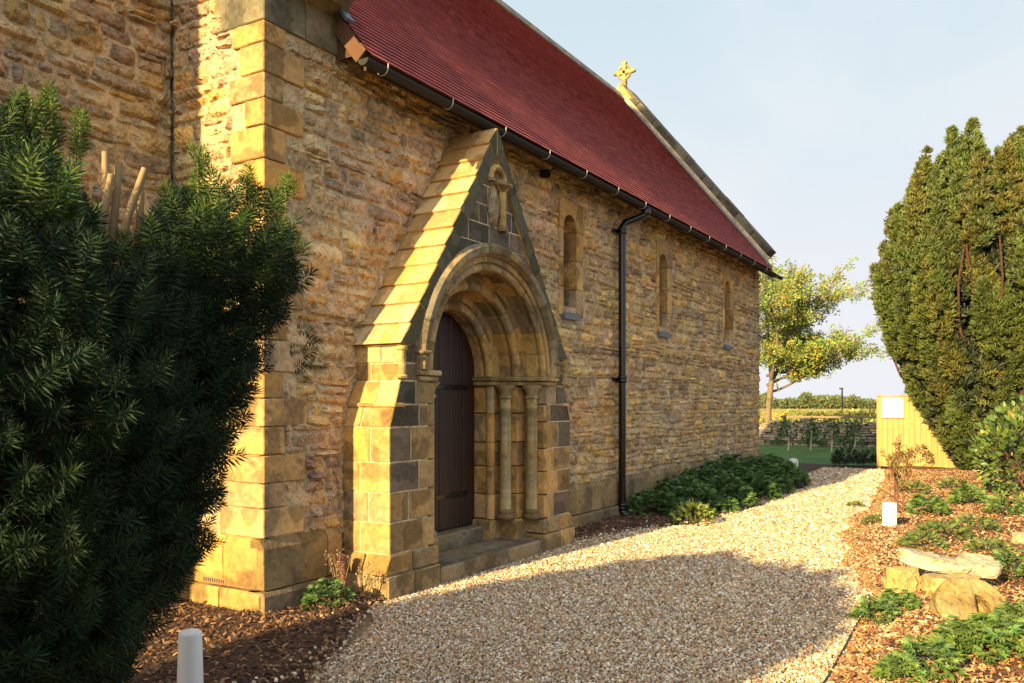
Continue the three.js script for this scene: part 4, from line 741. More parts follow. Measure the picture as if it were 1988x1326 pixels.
{ // tall columnar yew across the path
  const r = RNG(72), C = V(22.5, 0.05, -0.72), root = tag(group('columnar_yew'), 'tall broad columnar yew with many upright plumes across the path', 'yew'); root.position.copy(C);
  const Rp = pl([[0, 0.55], [0.46, 0.85], [1.54, 1.62], [2.7, 2.1], [3.9, 2.36], [5, 2.2], [5.7, 1.82], [6.5, 1.4], [7.2, 0.95]]);
  const b = new Batch(); for (let i = 0; i < 22; i++) { const d = V(0, 1.1, 0).add(randDir(r)).normalize(); b.add('lance', aim(randDir(r).multiplyScalar(0.5), d, 0.7 + r() * 0.5, r() * 6), tint([1, 1, 1], r, 0.2)); }
  const tuft = b.geo(), mats = [], cols = [];
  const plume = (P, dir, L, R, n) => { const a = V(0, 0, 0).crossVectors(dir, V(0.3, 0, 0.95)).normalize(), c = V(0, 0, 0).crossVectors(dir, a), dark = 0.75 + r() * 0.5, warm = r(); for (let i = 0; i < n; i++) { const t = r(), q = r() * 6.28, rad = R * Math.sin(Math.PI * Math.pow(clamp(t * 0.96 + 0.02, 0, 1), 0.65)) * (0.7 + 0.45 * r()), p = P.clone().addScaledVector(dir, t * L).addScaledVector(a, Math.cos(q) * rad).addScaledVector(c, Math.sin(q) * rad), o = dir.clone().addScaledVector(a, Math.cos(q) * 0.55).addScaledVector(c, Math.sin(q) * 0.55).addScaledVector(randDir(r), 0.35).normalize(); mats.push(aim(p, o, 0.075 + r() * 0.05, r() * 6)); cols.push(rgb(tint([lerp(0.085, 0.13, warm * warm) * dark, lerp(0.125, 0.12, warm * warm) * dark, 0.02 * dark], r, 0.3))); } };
  let k = 0;
  for (let i = 0; i < 250; i++) {
    const y = Math.pow(r(), 0.9) * 6.3, a = r() * 6.2832, R = Rp(y) * (0.9 + 0.14 * noise3(Math.cos(a) * 3, y, Math.sin(a) * 3)); if (y > 6.0 && r() < 0.6) continue;
    const L = 0.9 + r() * 1.1, o = V(Math.cos(a), 0, Math.sin(a));
    plume(V(o.x * R * 0.93, y, o.z * R * 0.93), V(0, 1, 0).addScaledVector(o, y < 3.4 ? 0.32 : -0.10).addScaledVector(randDir(r), 0.08).normalize(), L, 0.14 + r() * 0.12, 125); k++;
  }
  for (let i = 0; i < 26; i++) { const a = r() * 6.28, q = Math.sqrt(r()), R = Rp(6.0) * 0.9 * q; plume(V(Math.cos(a) * R, 5.5 + r() * 0.8 * (1 - q * 0.6), Math.sin(a) * R), V(0, 1, 0).addScaledVector(randDir(r), 0.08).normalize(), 1.1 + r() * 0.8 + (1 - q) * 0.25, 0.13 + r() * 0.08, 80); }
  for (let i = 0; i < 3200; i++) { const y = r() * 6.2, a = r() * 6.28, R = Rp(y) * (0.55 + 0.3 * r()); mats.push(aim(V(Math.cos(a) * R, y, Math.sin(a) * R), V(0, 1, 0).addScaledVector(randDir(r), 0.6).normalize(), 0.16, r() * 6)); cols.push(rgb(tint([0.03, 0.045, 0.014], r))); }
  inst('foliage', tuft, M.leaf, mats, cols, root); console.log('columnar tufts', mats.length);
  for (let i = 0; i < 26; i++) { const a = i * 2.4 + r(), h = 2.2 + r() * 4, f = i < 15 ? 0.97 : 0.6, pts = [], rd = []; for (let t = 0; t <= 6; t++) { const q = t / 6, y = q * h, R = t === 0 ? 0.25 : Math.min(Rp(y) * f, 0.25 + q * 2.4); pts.push(V(Math.cos(a) * R + noise3(q * 3, i) * 0.12, y - 0.1, Math.sin(a) * R + noise3(q * 3, i + 9) * 0.12)); rd.push(lerp(0.06, 0.015, q)); } mesh('trunk', tube(pts, rd, 7), M.bark, root); }
}

// ---------------------------------------------------------------- tree behind the dry stone wall
{
  const r = RNG(81), C = ground(1484, 853), root = tag(group('tree'), 'leafy green deciduous tree standing behind the dry stone wall', 'tree'); root.position.set(C.x * 0.95, -0.1, C.z * 0.95); root.scale.setScalar(0.84);
  const tips = [], limbs = [];
  const side = V(Math.sin(YAW), 0, Math.cos(YAW));
  function grow(p, d, len, rad, lv) {
    const pts = [p.clone()], rr = [rad]; let q = p.clone(), dd = d.clone();
    for (let i = 0; i < 4; i++) { dd.addScaledVector(randDir(r), 0.16).add(V(0, lv > 1 ? 0.02 : 0.05, 0)).normalize(); q = q.clone().addScaledVector(dd, len / 4); pts.push(q); rr.push(rad * lerp(1, 0.55, (i + 1) / 4)); if (lv >= 2) tips.push([q.clone(), lv]); }
    limbs.push([tube(pts, rr, lv < 2 ? 9 : 5), lv]);
    if (lv < 4) { const n = lv === 0 ? 5 : 3 + Math.floor(r() * 2); for (let i = 0; i < n; i++) { const s = pts[lv === 0 ? 3 + (i % 2) : 1 + Math.floor(r() * 4)], a = i / n * 6.28 + r(), o = V(Math.cos(a), 0, Math.sin(a)), e = dd.clone().multiplyScalar(0.6).addScaledVector(o, lv === 0 ? 0.8 : 0.75).add(V(0, lv < 2 ? 0.25 : 0.0, 0)).normalize(); grow(s, e, len * (0.62 + r() * 0.2), rad * 0.52, lv + 1); } }
  }
  grow(V(0, 0, 0), V(0.03, 1, 0.02).addScaledVector(side, 0.06).normalize(), 4.4, 0.2, 0);
  for (const [y, a, l] of [[3.0, 0.5, 2.7], [3.5, 0.25, 2.4], [2.6, 0.15, 2.5]]) grow(V(0, y, 0).addScaledVector(side, 0.1), side.clone().add(V(-a * 0.6, a, a * 0.3)).normalize(), l, 0.075, 1);
  for (const [g, lv] of limbs) if (lv < 3) mesh(lv === 0 ? 'trunk' : lv === 1 ? 'limb' : 'branch', g, M.greybark, root);
  stuff(mesh('twigs', merge(limbs.filter((l) => l[1] > 2).map((l) => l[0])), M.greybark, root));
  const b = new Batch(); for (let i = 0; i < 14; i++) b.add('oval', aim(randDir(r).multiplyScalar(0.6), V(0, -0.35, 0).add(randDir(r)).normalize(), 0.5, r() * 6), tint([1, 1, 1], r, 0.25));
  const clump = b.geo(), mats = [], cols = [];
  for (const [p, lv] of tips) for (let i = 0; i < (lv > 3 ? 2 : lv > 2 ? 1 : 1); i++) { mats.push(aim(p.clone().addScaledVector(randDir(r), 0.22), randDir(r), 0.2 + r() * 0.1, r() * 6)); cols.push(rgb(tint(r() < 0.25 ? [0.34, 0.26, 0.05] : [0.22, 0.28, 0.045], r, 0.3))); }
  inst('crown', clump, M.leaf, mats, cols, root); console.log('tree tips', tips.length, 'limbs', limbs.length);
}

// ---------------------------------------------------------------- dry stone wall, saplings, fences, far things
{
  const r = RNG(82), root = tag(group('dry_stone_wall'), 'rough grey dry stone wall beyond the lawn', 'wall'), X = 34.6;
  mesh('core', boxUV(flat(new THREE.BoxGeometry(0.3, 0.7, 9.6).translate(X + 0.3, 0.3, -7.6))), std({ color: rgb([0.07, 0.055, 0.04]) }), root);
  const topAt = (z) => 0.86 + 0.16 * noise3(z * 0.7, 3) + 0.14 * sstep(-9, -7.6, z) * sstep(-3.4, -6, z);
  for (let y = -0.05, j = 0; y < 1.05; j++) {
    const h = 0.075 + r() * 0.055;
    for (let z = -12.2 + r() * 0.3; z < -2.9;) { const w = 0.2 + r() * 0.42; if (y + h * 0.6 < topAt(z)) { const o = (r() - 0.5) * 0.09, g = chamferBox(-0.2, 0.2, -h * 0.47, h * 0.47, -w * 0.48, w * 0.48, 0.018 + r() * 0.012); g.rotateX((r() - 0.5) * 0.12).rotateY((r() - 0.5) * 0.25).translate(X + o, y + h / 2, z + w / 2); block('stone', root, g, jitterCol([[0.42, 0.34, 0.24], [0.34, 0.27, 0.19], [0.50, 0.40, 0.27], [0.26, 0.22, 0.17]][Math.floor(r() * 4)], r, 0.2), M.rock); } z += w; }
    y += h;
  }
  console.log('wall stones', root.children.length);
  // young trees along the lawn in front of the wall
  const stemPos = [[1574, 874, 'left'], [1614, 876, 'mid'], [1659, 874, 'right'], [1530, 874, 'first']];
  const bb = [0, 1].map(() => { const b = new Batch(); for (let i = 0; i < 150; i++) b.add('oval', aim(V((r() - 0.5) * 0.5, 0.45 + r() * 0.6, (r() - 0.5) * 0.6), randDir(r), 0.10 + r() * 0.05, r() * 6), tint([0.06, 0.11, 0.025], r, 0.35)); return b.geo(); });
  const lab = { first: 'young tree in the lawn closest to the church wall', left: 'second young tree in the lawn counted from the church', mid: 'third young tree in the lawn, in front of the wall\'s highest stretch', right: 'young tree in the lawn closest to the board fence' };
  stemPos.forEach(([px, py, k], i) => { const p = ground(px, py), t = tag(group('sapling'), lab[k], 'young tree', 'young trees on the lawn'); t.position.copy(p); mesh('trunk', tube([V(0, -0.05, 0), V(0.02 * (i - 1), 0.3, 0.02), V(0.03 * (i - 1), 0.75, 0.04)], [0.028, 0.022, 0.012], 7), std({ color: rgb([0.5, 0.42, 0.32]) }), t); mesh('crown', bb[i % 2], M.leaf, t).rotation.y = i * 2; });
  // low plants at the foot of the wall and by the fence
  const low = (name, label, list, n, h, w, col, grp) => { const g = [0, 1, 2].map(() => { const b = new Batch(); for (let i = 0; i < n; i++) { const a = r() * 6.28, q = Math.sqrt(r()), y = (1 - q * q * 0.8) * r(); b.add(r() < 0.5 ? 'lance' : 'oval', aim(V(Math.cos(a) * q * w, y * h, Math.sin(a) * q * w), V(Math.cos(a) * 0.5, 0.7, Math.sin(a) * 0.5).addScaledVector(randDir(r), 0.5).normalize(), 0.09 + r() * 0.09, r() * 6), tint(col, r, 0.35)); } return b.geo(); }); list.forEach(([x, z, s = 1, L], i) => { const m = mesh(name, g[i % 3], M.leaf, scene); m.position.set(x, 0, z); m.scale.setScalar(s); m.rotation.y = i * 1.9; tag(m, L ?? (list.length > 2 ? `${label}, ${['first', 'second', 'third', 'fourth', 'fifth', 'sixth', 'seventh', 'eighth', 'ninth'][i]} from the church` : label), 'plant', grp); }); };
  const spots = []; for (let i = 0; i < 6; i++) spots.push([33.9 + (r() - 0.5) * 0.6, -11.0 + i * 1.35 + (r() - 0.5) * 0.3, 0.8 + r() * 0.7]);
  low('wall_foot_plant', 'leafy plant at the foot of the dry stone wall', spots, 120, 0.4, 0.35, [0.06, 0.12, 0.03], 'plants along the dry stone wall');
  low('dark_shrub', 'low dark shrub on the soil strip by the board fence end', [[24.0, -4.0, 0.85, 'low dark shrub on the soil strip, further from the board fence end'], [24.4, -3.5, 0.75, 'low dark shrub touching the end of the board fence']], 420, 0.6, 0.45, [0.035, 0.06, 0.02], 'dark shrubs at the fence end');
  // hedge and rough growth behind the wall
  const b2 = new Batch(); for (let i = 0; i < 22; i++) b2.add(i % 2 ? 'lance' : 'oval', aim(randDir(r).multiplyScalar(0.6), V(0, 0.8, 0).add(randDir(r)).normalize(), 0.6, r() * 6), tint([1, 1, 1], r, 0.3));
  const tuft = b2.geo(); let mats = [], cols = [];
  for (let i = 0; i < 5200; i++) { const x = 42 + Math.pow(r(), 1.3) * 26, z = -x * (0.06 + r() * 0.34), tall = 0.85 + 0.5 * fbm3(x * 0.3, z * 0.3, 2); mats.push(aim(V(x, r() * tall, z), V(0, 1, 0).addScaledVector(randDir(r), 0.4).normalize(), 0.2 + r() * 0.2, r() * 6)); cols.push(rgb(tint(r() < 0.35 ? [0.42, 0.34, 0.07] : [0.24, 0.27, 0.05], r, 0.3))); }
  tag(inst('undergrowth', tuft, M.leaf, mats, cols), 'tangled yellow green growth behind the dry stone wall', 'undergrowth');
  mats = []; cols = [];
  for (let i = 0; i < 9000; i++) { const t = r(), d = 210 + r() * 40, px = 1440 + t * 420, q = (px - 994) / FOCAL, hgt = 2.0 + 1.3 * noise3(t * 9, 2) + 0.8 * noise3(t * 27, 5), P = V(d * (Math.cos(YAW) + q * Math.sin(YAW)), 1.0 + r() * hgt, d * (-Math.sin(YAW) + q * Math.cos(YAW))); mats.push(aim(P, randDir(r), 0.7 + r() * 0.7, r() * 6)); cols.push(rgb(tint([0.13, 0.16, 0.055], r, 0.3))); }
  tag(inst('distant_wood', tuft, M.leaf, mats, cols), 'far line of trees on the horizon', 'trees');
  // post and rail fence behind the wall
  const rail = tag(group('rail_fence'), 'weathered post and rail fence behind the dry stone wall', 'fence'), fw = std({ color: rgb([0.30, 0.23, 0.15]), map: woodTex });
  for (let i = 0; i < 8; i++) mesh('post', chamferBox(38.95, 39.07, -0.1, 1.12, -14 + i * 1.6, -13.88 + i * 1.6, 0.01), fw, rail);
  for (const y of [0.62, 1.0]) mesh('rail', chamferBox(38.89, 38.945, y, y + 0.09, -14.3, -2.4, 0.01), fw, rail);
  // lamp post in the field
  const lp = tag(group('lamp_post'), 'thin dark post with a small lamp head out in the field', 'lamp post'), Lp = ground(1635, 812); lp.position.set(Lp.x, 0, Lp.z);
  mesh('post', tube([V(0, -0.2, 0), V(0, 3.35, 0)], [0.1, 0.085], 8), M.iron, lp); mesh('lamp_head', chamferBox(-0.25, 0.12, 3.33, 3.5, -0.28, 0.12, 0.03), M.iron, lp);
}
{ // board fence and its white board
  const r = RNG(83), f = tag(group('board_fence'), 'sunlit fence of upright pale timber boards beside the columnar yew', 'fence'), X = 23.75;
  for (let z = -3.24, i = 0; z < 1.2; z += 0.128, i++) mesh('board', paint(chamferBox(X + (i % 2) * 0.006, X + 0.022 + (i % 2) * 0.006, 0.0, 1.80 + (r() - 0.5) * 0.008, z, z + 0.124, 0.003), tint([0.58, 0.40, 0.16], r, 0.1)), M.plank, f);
  for (const z of [-3.2, -1.4, 0.4]) mesh('post', paint(chamferBox(X + 0.03, X + 0.12, -0.2, 1.85, z - 0.05, z + 0.05, 0.006), [0.5, 0.35, 0.15]), M.plank, f);
  for (const y of [0.35, 1.45]) mesh('rail', paint(chamferBox(X + 0.029, X + 0.07, y, y + 0.09, -3.24, 1.2, 0.006), [0.5, 0.35, 0.15]), M.plank, f);
  mesh('cap', paint(chamferBox(X - 0.02, X + 0.06, 1.808, 1.84, -3.26, 1.22, 0.006), [0.58, 0.42, 0.18]), M.plank, f);
  const s = tag(group('notice_board'), 'blank white square board fixed to the board fence', 'notice board');
  mesh('panel', chamferBox(X - 0.035, X - 0.004, 1.27, 1.75, -3.10, -2.62, 0.005), M.white, s);
  mesh('frame', merge([[1.25, 1.275, -3.12, -2.60], [1.745, 1.77, -3.12, -2.60]].map(([a, b, c, d]) => chamferBox(X - 0.045, X - 0.004, a, b, c, d, 0.004)).concat([[-3.12, -3.095], [-2.625, -2.60]].map(([c, d]) => chamferBox(X - 0.044, X - 0.005, 1.276, 1.744, c, d, 0.004)))), std({ color: rgb([0.6, 0.58, 0.55]) }), s);
}

// ---------------------------------------------------------------- plants along the wall
{
  const r = RNG(91);
  const clumpGeo = (n, w, h, kind, size, pal) => { const b = new Batch(); for (let i = 0; i < n; i++) { const a = r() * 6.28, q = Math.sqrt(r()), y = h * Math.sqrt(Math.max(0, 1 - q * q)) * (0.55 + 0.5 * r()), o = V(Math.cos(a) * (0.3 + q), 0.55, Math.sin(a) * (0.3 + q)).addScaledVector(randDir(r), 0.55).normalize(); b.add(kind, kind === 'lobed' || kind === 'fern' ? aimLeaf(V(Math.cos(a) * q * w, y, Math.sin(a) * q * w), V(Math.cos(a + r() - 0.5), -0.1 + 0.4 * r(), Math.sin(a + r() - 0.5)), V(Math.cos(a) * q * 1.1, 0.8, Math.sin(a) * q * 1.1).addScaledVector(randDir(r), 0.55), size * (0.7 + r() * 0.6)) : aim(V(Math.cos(a) * q * w, y, Math.sin(a) * q * w), o, size * (0.7 + r() * 0.6), r() * 6.28), tint(pal[Math.floor(r() * pal.length)], r, 0.3)); } return b.geo(); };
  const ger = [0, 1, 2].map(() => clumpGeo(520, 0.55, 0.5, 'lobed', 0.10, [[0.07, 0.16, 0.028], [0.05, 0.12, 0.024], [0.095, 0.19, 0.03]]));
  const spots = [[11.55, -4.55, 0.72], [12.1, -4.15, 0.8], [12.7, -4.55, 0.95], [13.2, -4.05, 0.9], [13.8, -4.5, 1.1], [14.4, -4.05, 1.0], [14.9, -4.55, 1.2], [15.6, -4.15, 1.1], [16.1, -4.6, 1.25], [16.8, -4.2, 1.1], [17.5, -4.5, 1.1], [18.1, -4.1, 0.6], [18.7, -4.5, 0.5], [11.5, -4.02, 0.55], [12.4, -3.85, 0.5]];
  const nth = ['first', 'second', 'third', 'fourth', 'fifth', 'sixth', 'seventh', 'eighth', 'ninth', 'tenth', 'eleventh', 'twelfth', 'last'];
  const GER = nth.map((w, i) => `bushy lobed leaf clump along the church wall, ${w} counted from the downpipe`).concat(['small low leaf clump at the gravel edge nearest the downpipe', 'small low leaf clump at the gravel edge in front of the third wall clump']);
  spots.forEach(([x, z, s], i) => { const m = mesh('hardy_geranium', ger[i % 3], M.leaf, scene); m.position.set(x, 0.0, z); m.scale.set(s, s, s); m.rotation.y = i * 1.3; tag(m, GER[i], 'plant', 'leafy clumps along the church wall'); });
  const lime = mesh('lime_green_plant', clumpGeo(230, 0.33, 0.26, 'oval', 0.085, [[0.20, 0.25, 0.035], [0.15, 0.21, 0.03], [0.26, 0.28, 0.05]]), M.leaf, scene); lime.position.set(11.0, 0.0, -3.78); lime.scale.set(1.2, 1, 0.8); tag(lime, 'bright yellow green low plant at the edge of the gravel below the downpipe', 'plant');
  // plants and pipe in the corner by the doorway
  const pa = mesh('corner_plant', clumpGeo(120, 0.17, 0.22, 'lobed', 0.06, [[0.07, 0.16, 0.03], [0.05, 0.12, 0.025]]), M.leaf, scene); pa.position.set(4.98, 0.02, -4.66); tag(pa, 'small fresh green plant at the wall beside the rusty pipe', 'plant');
  const seed = (x, z, h, lab) => { const b = new Batch(), g = tag(group('dry_seedhead_plant'), lab, 'plant', 'dry plants in the corner by the doorway'); g.position.set(x, 0, z); for (let i = 0; i < 9; i++) { const a = r() * 6.28, t = V(Math.cos(a) * 0.09, h * (0.6 + r() * 0.4), Math.sin(a) * 0.09); mesh('stem', tube([V(0, 0, 0), t.clone().multiplyScalar(0.6).add(V(0, 0.02, 0)), t], 0.0025, 4), M.cut, g); for (let k = 0; k < 16; k++) b.add('oval', aim(t.clone().addScaledVector(randDir(r), 0.03), randDir(r), 0.02, r() * 6), tint([0.30, 0.22, 0.14], r, 0.4)); } mesh('seedheads', b.geo(), M.leaf, g); };
  seed(5.14, -4.70, 0.42, 'dry plant with pale seed heads between the green plant and the rusty pipe'); seed(5.28, -4.55, 0.26, 'dry plant with pale seed heads at the base of the doorway pier');
  const pipe = tag(group('drain_pipe'), 'short rust red pipe stub at the foot of the wall by the doorway', 'pipe'); mesh('pipe', lathe([[0.034, 0], [0.034, 0.36], [0.028, 0.36]], 14).translate(5.27, 0, -4.79), M.rust, pipe); mesh('collar', lathe([[0.034, 0], [0.052, 0.01], [0.052, 0.11], [0.036, 0.16]], 14).translate(5.27, 0, -4.79), M.rust, pipe);
  // right-hand bed: fern-leaved clumps
  const fern = [0, 1, 2].map((i) => clumpGeo(110 + i * 30, 0.19, 0.24, 'lobed', 0.075, [[0.10, 0.19, 0.03], [0.07, 0.15, 0.028], [0.14, 0.21, 0.035]]));
  const ov = [0, 1].map(() => clumpGeo(170, 0.22, 0.16, 'oval', 0.065, [[0.12, 0.17, 0.03], [0.08, 0.14, 0.03], [0.17, 0.19, 0.05]]));
  const bed = [[1702, 1205, 0.8, 0, 'lobed leaf plant at the path edge in front of the rock pile'], [1745, 1190, 0.7, 0, 'small lobed leaf plant leaning against the rock pile'], [1880, 1282, 0.95, 0, 'lobed leaf plant just in front of the round carved stone'], [1800, 1318, 0.9, 0, 'lobed leaf plant low at the picture edge in front of the bare mulch'], [1945, 1290, 1.1, 0, 'large lobed leaf plant at the corner of the bed'], [1975, 1240, 0.8, 0, 'lobed leaf plant to the side of the round carved stone'], [1965, 1130, 1.0, 0, 'lobed leaf plant behind the round carved stone'], [1800, 1005, 1.25, 0, 'broad clump of lobed leaves behind the square white post'], [1880, 985, 1.3, 0, 'broad clump of lobed leaves in the middle of the bed'], [1955, 1010, 1.2, 0, 'bright clump of lobed leaves near the leafy shrub'], [1830, 1055, 1.3, 1, 'low spreading plant behind the flat pale rock'], [1790, 1075, 1.0, 1, 'low spreading plant beside the flat pale rock'], [1890, 1040, 1.1, 1, 'low spreading plant between the lobed leaf clumps'], [1920, 1085, 0.9, 1, 'low plant behind the small half of the pale rock'], [1770, 960, 1.2, 1, 'low plant beside the red stemmed shrub'], [1850, 955, 1.2, 1, 'low plant on the strip in front of the columnar yew'], [1700, 1020, 0.7, 1, 'small grassy plant beside the square white post'], [1745, 1330, 0.6, 0, 'small plant at the lower edge beside the path edging'], [1930, 945, 1.3, 1, 'low plant below the leafy shrub'], [1660, 985, 0.6, 1, 'small pale plant at the far edge of the gravel']];
  bed.forEach(([px, py, s, k, lab], i) => { const p = ground(px, py), m = mesh(k ? 'low_plant' : 'lobed_leaf_plant', k ? ov[i % 2] : fern[i % 3], M.leaf, scene); m.position.set(p.x, bedHeight(p.x, p.z) - 0.01, p.z); m.scale.setScalar(s); m.rotation.y = i * 2.1; tag(m, lab, 'plant'); });
  // red stemmed shrub
  const sh = tag(group('red_stemmed_shrub'), 'thin young shrub with reddish stems beside the square white post', 'shrub'), sp = ground(1737, 1003); sh.position.set(sp.x, 0.02, sp.z);
  { const b = new Batch(); for (const [dx, dz, h, lean] of [[0, 0, 1.12, 0.02], [0.10, 0.10, 0.95, 0.10], [-0.05, 0.05, 0.8, -0.12]]) { const top = V(dx + lean, h, dz + lean); mesh('stem', tube([V(dx, -0.05, dz), V(dx + lean * 0.5, h * 0.5, dz), top], [0.014, 0.011, 0.005], 6), M.rust, sh); for (let k = 0; k < 9; k++) { const t = 0.35 + k / 9 * 0.6, s0 = V(dx, 0, dz).lerp(top, t), d = randDir(r); d.y = Math.abs(d.y) + 0.4; d.normalize(); const e = s0.clone().addScaledVector(d, 0.16 + r() * 0.1); mesh('twig', tube([s0, e], [0.005, 0.003], 4), M.rust, sh); for (let q = 0; q < 9; q++) b.add('lance', aim(s0.clone().lerp(e, 0.3 + 0.75 * r()), d.clone().addScaledVector(randDir(r), 0.8).normalize(), 0.085, r() * 6), tint(r() < 0.4 ? [0.30, 0.15, 0.05] : [0.16, 0.15, 0.04], r, 0.3)); } } mesh('foliage', b.geo(), M.leaf, sh); }
  // two small shrubs in front of the fence
  for (const [px, py, s, lab] of [[1782, 908, 1.0, 'small round brown green shrub in front of the board fence'], [1745, 908, 0.7, 'small upright shrub at the foot of the board fence under the notice board']]) { const p = ground(px, py), m = mesh('small_shrub', clumpGeo(170, 0.3, 0.5, 'lance', 0.12, [[0.13, 0.13, 0.04], [0.20, 0.13, 0.05]]), M.leaf, scene); m.position.set(p.x, 0.05, p.z); m.scale.setScalar(s); tag(m, lab, 'shrub'); }
  // laurel-like shrub
  { const p = V(16.6, 0, 0.12), g = tag(group('broadleaf_shrub'), 'glossy green broadleaf shrub in front of the columnar yew', 'shrub'); g.position.copy(p); const b = new Batch(); for (let i = 0; i < 1500; i++) { const d = randDir(r), y = 0.75 + d.y * 0.72, q = 0.72 + 0.3 * r(), pos = V(d.x * 0.85 * q, y * (0.9 + 0.25 * r()), d.z * 0.85 * q); b.add('oval', aim(pos, d.clone().add(V(0, 0.35, 0)).addScaledVector(randDir(r), 0.6).normalize(), 0.10 + r() * 0.05, r() * 6), tint(r() < 0.12 ? [0.2, 0.2, 0.04] : [0.075, 0.125, 0.028], r, 0.35)); } mesh('foliage', b.geo(), M.gloss, g); for (let i = 0; i < 9; i++) { const a = i * 0.7; mesh('stem', tube([V(0, -0.05, 0), V(Math.cos(a) * 0.25, 0.5, Math.sin(a) * 0.25), V(Math.cos(a) * 0.6, 1.15, Math.sin(a) * 0.6)], [0.02, 0.015, 0.008], 5), M.bark, g); } }
}

// ---------------------------------------------------------------- stones, posts and edging in the bed
{
  const r = RNG(95);
  const rock = (sx, sy, sz, seed, col, cut = 0.5) => { const g = new THREE.IcosahedronGeometry(1, 5), p = g.attributes.position; for (let i = 0; i < p.count; i++) { let d = V(p.getX(i), p.getY(i), p.getZ(i)); const n = 1 + 0.42 * fbm3(d.x * 1.5 + seed, d.y * 1.5, d.z * 1.5, 5) + 0.05 * noise3(d.x * 6, d.y * 14, d.z * 6 + seed); d.multiplyScalar(n); d.y = clamp(d.y, -cut * 1.1, cut + 0.05 * noise3(d.x * 4, seed, d.z * 4)); d.x = clamp(d.x, -0.9, 0.88 + 0.06 * noise3(d.y * 3, d.z * 3, seed)); p.setXYZ(i, d.x * sx, d.y * sy / cut, d.z * sz); } const q = flat(g); boxUV(q); return paint(q, (x, y, z) => { const v = 0.85 + 0.3 * fbm3(x * 9, y * 9, z * 9 + seed, 3); return [col[0] * v, col[1] * v, col[2] * v]; }); };
  const put = (name, g, pos, rot, label, cat = 'rock') => { const m = mesh(name, g, M.rock, scene); m.position.copy(pos); m.rotation.set(...rot); return tag(m, label, cat); };
  const view = YAW + 0.1;
  put('flat_rock', rock(0.36, 0.05, 0.22, 3, [0.66, 0.55, 0.36], 0.28), V(8.15, 0.235, -0.62), [0.14, -0.9, -0.1], 'large flat pale rock lying on top of the rock pile');
  put('flat_rock', rock(0.18, 0.05, 0.16, 9, [0.62, 0.50, 0.33], 0.3), V(8.28, 0.225, -0.33), [0.1, 0.4, 0.12], 'smaller pale rock on the pile beside the flat one');
  put('boulder', rock(0.14, 0.13, 0.13, 14, [0.58, 0.40, 0.15], 0.75), V(7.80, 0.10, -0.86), [0, 0.5, 0], 'rounded ochre stone at the path end of the rock pile');
  put('boulder', rock(0.24, 0.10, 0.16, 17, [0.52, 0.37, 0.15], 0.6), V(7.85, 0.09, -0.50), [0, -0.9, 0], 'low ochre stone under the flat pale rock');
  put('pale_rock', rock(0.16, 0.06, 0.12, 23, [0.62, 0.48, 0.28], 0.6), V(10.9, 0.12, 0.02), [0, 0.7, 0], 'small pale rock far back in the bed by the picture edge');
  // worked round stone with a hollow
  { const s = new THREE.Shape(), R = (a) => 0.25 * (1 + 0.07 * noise3(Math.cos(a) * 1.6, Math.sin(a) * 1.6, 3)); for (let i = 0; i < 44; i++) { const a = i / 44 * 2 * Math.PI, x = Math.cos(a) * R(a), y = Math.sin(a) * R(a) * 0.92; i ? s.lineTo(x, y) : s.moveTo(x, y); } s.closePath();
    const h = new THREE.Path(); h.moveTo(0.01, -0.14); h.quadraticCurveTo(0.0, 0.06, 0.05, 0.11); h.quadraticCurveTo(0.12, 0.10, 0.135, -0.02); h.quadraticCurveTo(0.14, -0.10, 0.12, -0.15); h.closePath(); s.holes.push(h);
    const g = flat(new THREE.ExtrudeGeometry(s, { depth: 0.12, bevelEnabled: true, bevelThickness: 0.035, bevelSize: 0.03, bevelOffset: -0.02, bevelSegments: 4, curveSegments: 10 })); g.translate(0, 0, -0.155);
    const back = flat(new THREE.CylinderGeometry(0.22, 0.2, 0.1, 28).rotateX(Math.PI / 2).translate(0, 0, -0.17)), q = merge([boxUV(g), boxUV(back)]);
    { const p = q.attributes.position; for (let i = 0; i < p.count; i++) { const x = p.getX(i), y = p.getY(i), z = p.getZ(i); p.setXYZ(i, x + 0.006 * noise3(x * 14, y * 14, z * 14), y + 0.006 * noise3(x * 14 + 9, y * 14, z * 14), z + 0.012 * noise3(x * 9, y * 9, 4)); } q.computeVertexNormals(); }
    paint(q, (x, y, z) => { const v = 0.85 + 0.5 * fbm3(x * 9, y * 9, z * 9, 3), o = sstep(0, 0.3, noise3(x * 7, y * 7, 9)); return [0.40 * v, lerp(0.30, 0.27, o) * v, lerp(0.13, 0.09, o) * v]; });
    const m = put('carved_stone', q, V(6.98, 0.15, -0.30), [-0.75, -Math.PI / 2 + 0.45, 0, 'YXZ'], 'round worked stone with a hollow cut in it, in front of the rock pile', 'carved stone'); m.rotation.order = 'YXZ'; }
  // white posts
  const a = tag(group('white_post'), 'white round tapered post in the dark mulch by the clipped yew', 'post'); a.position.set(2.80, 0, -3.55); mesh('body', lathe([[0.0, 0], [0.068, 0], [0.056, 0.455], [0.053, 0.468], [0.045, 0.474], [0, 0.476]], 28), M.white, a);
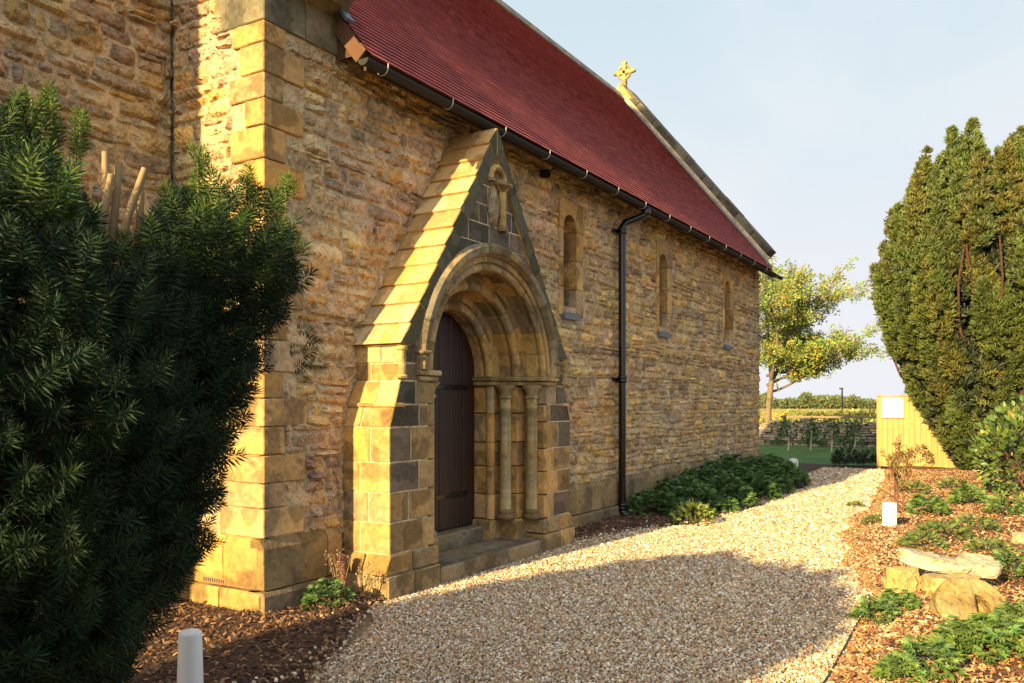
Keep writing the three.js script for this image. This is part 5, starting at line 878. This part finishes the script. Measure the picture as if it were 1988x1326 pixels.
  const b = tag(group('white_post'), 'white square post with small holes beside the red stemmed shrub', 'post'), bp = ground(1727, 1028); b.position.set(bp.x, 0.0, bp.z); b.rotation.y = 0.9; mesh('body', chamferBox(-0.07, 0.07, 0, 0.345, -0.06, 0.06, 0.012), M.white, b); for (const [u, v] of [[-0.03, 0.2], [0.02, 0.17], [0.035, 0.21], [-0.035, 0.12], [0.0, 0.1], [0.03, 0.07], [-0.01, 0.05]]) for (const q of [0, 1]) mesh('hole', q ? new THREE.CylinderGeometry(0.007, 0.007, 0.002, 10).rotateX(Math.PI / 2).translate(u, v, 0.0605) : new THREE.CylinderGeometry(0.007, 0.007, 0.002, 10).rotateZ(Math.PI / 2).translate(-0.0705, v, u), M.hole, b);
  const c = tag(group('white_post'), 'short white rounded post at the far end of the leafy clumps', 'post'), cp = ground(1541, 912); c.position.set(cp.x * 0.96, 0.06, cp.z * 0.96); c.rotation.y = -1.0; mesh('body', prism([[-0.09, 0], [0.09, 0], [0.09, 0.2], [0.07, 0.25], [0.03, 0.27], [-0.03, 0.27], [-0.07, 0.25], [-0.09, 0.2]], -0.06, 0.06, 0.012), M.white, c); mesh('slot', prism([[-0.05, 0.12], [0.05, 0.12], [0.05, 0.2], [0.03, 0.2], [0.03, 0.14], [-0.05, 0.14]], 0.058, 0.064, 0.001), M.hole, c);
  // black edging strip between gravel and bed
  const pts = []; for (let x = 3.4; x <= 7.6; x += 0.3) pts.push([x, pathSouth(x) + 0.01 * noise3(x * 2, 1)]);
  const P = []; for (let i = 0; i < pts.length - 1; i++) { const [x0, z0] = pts[i], [x1, z1] = pts[i + 1], q = (x, y, z) => [x, y, z], quad = (A, B, C, D) => P.push(...A, ...B, ...C, ...A, ...C, ...D); quad(q(x0, -0.05, z0 - 0.006), q(x0, 0.02, z0 - 0.006), q(x1, 0.02, z1 - 0.006), q(x1, -0.05, z1 - 0.006)); quad(q(x0, 0.02, z0 - 0.006), q(x0, 0.02, z0 + 0.006), q(x1, 0.02, z1 + 0.006), q(x1, 0.02, z1 - 0.006)); quad(q(x0, 0.02, z0 + 0.006), q(x0, -0.05, z0 + 0.006), q(x1, -0.05, z1 + 0.006), q(x1, 0.02, z1 + 0.006)); }
  tag(mesh('edging_strip', boxUV(fromTris(P)), M.plastic, scene), 'thin black edging strip between the gravel and the planted bed', 'edging');
}

renderer.render(scene, camera);
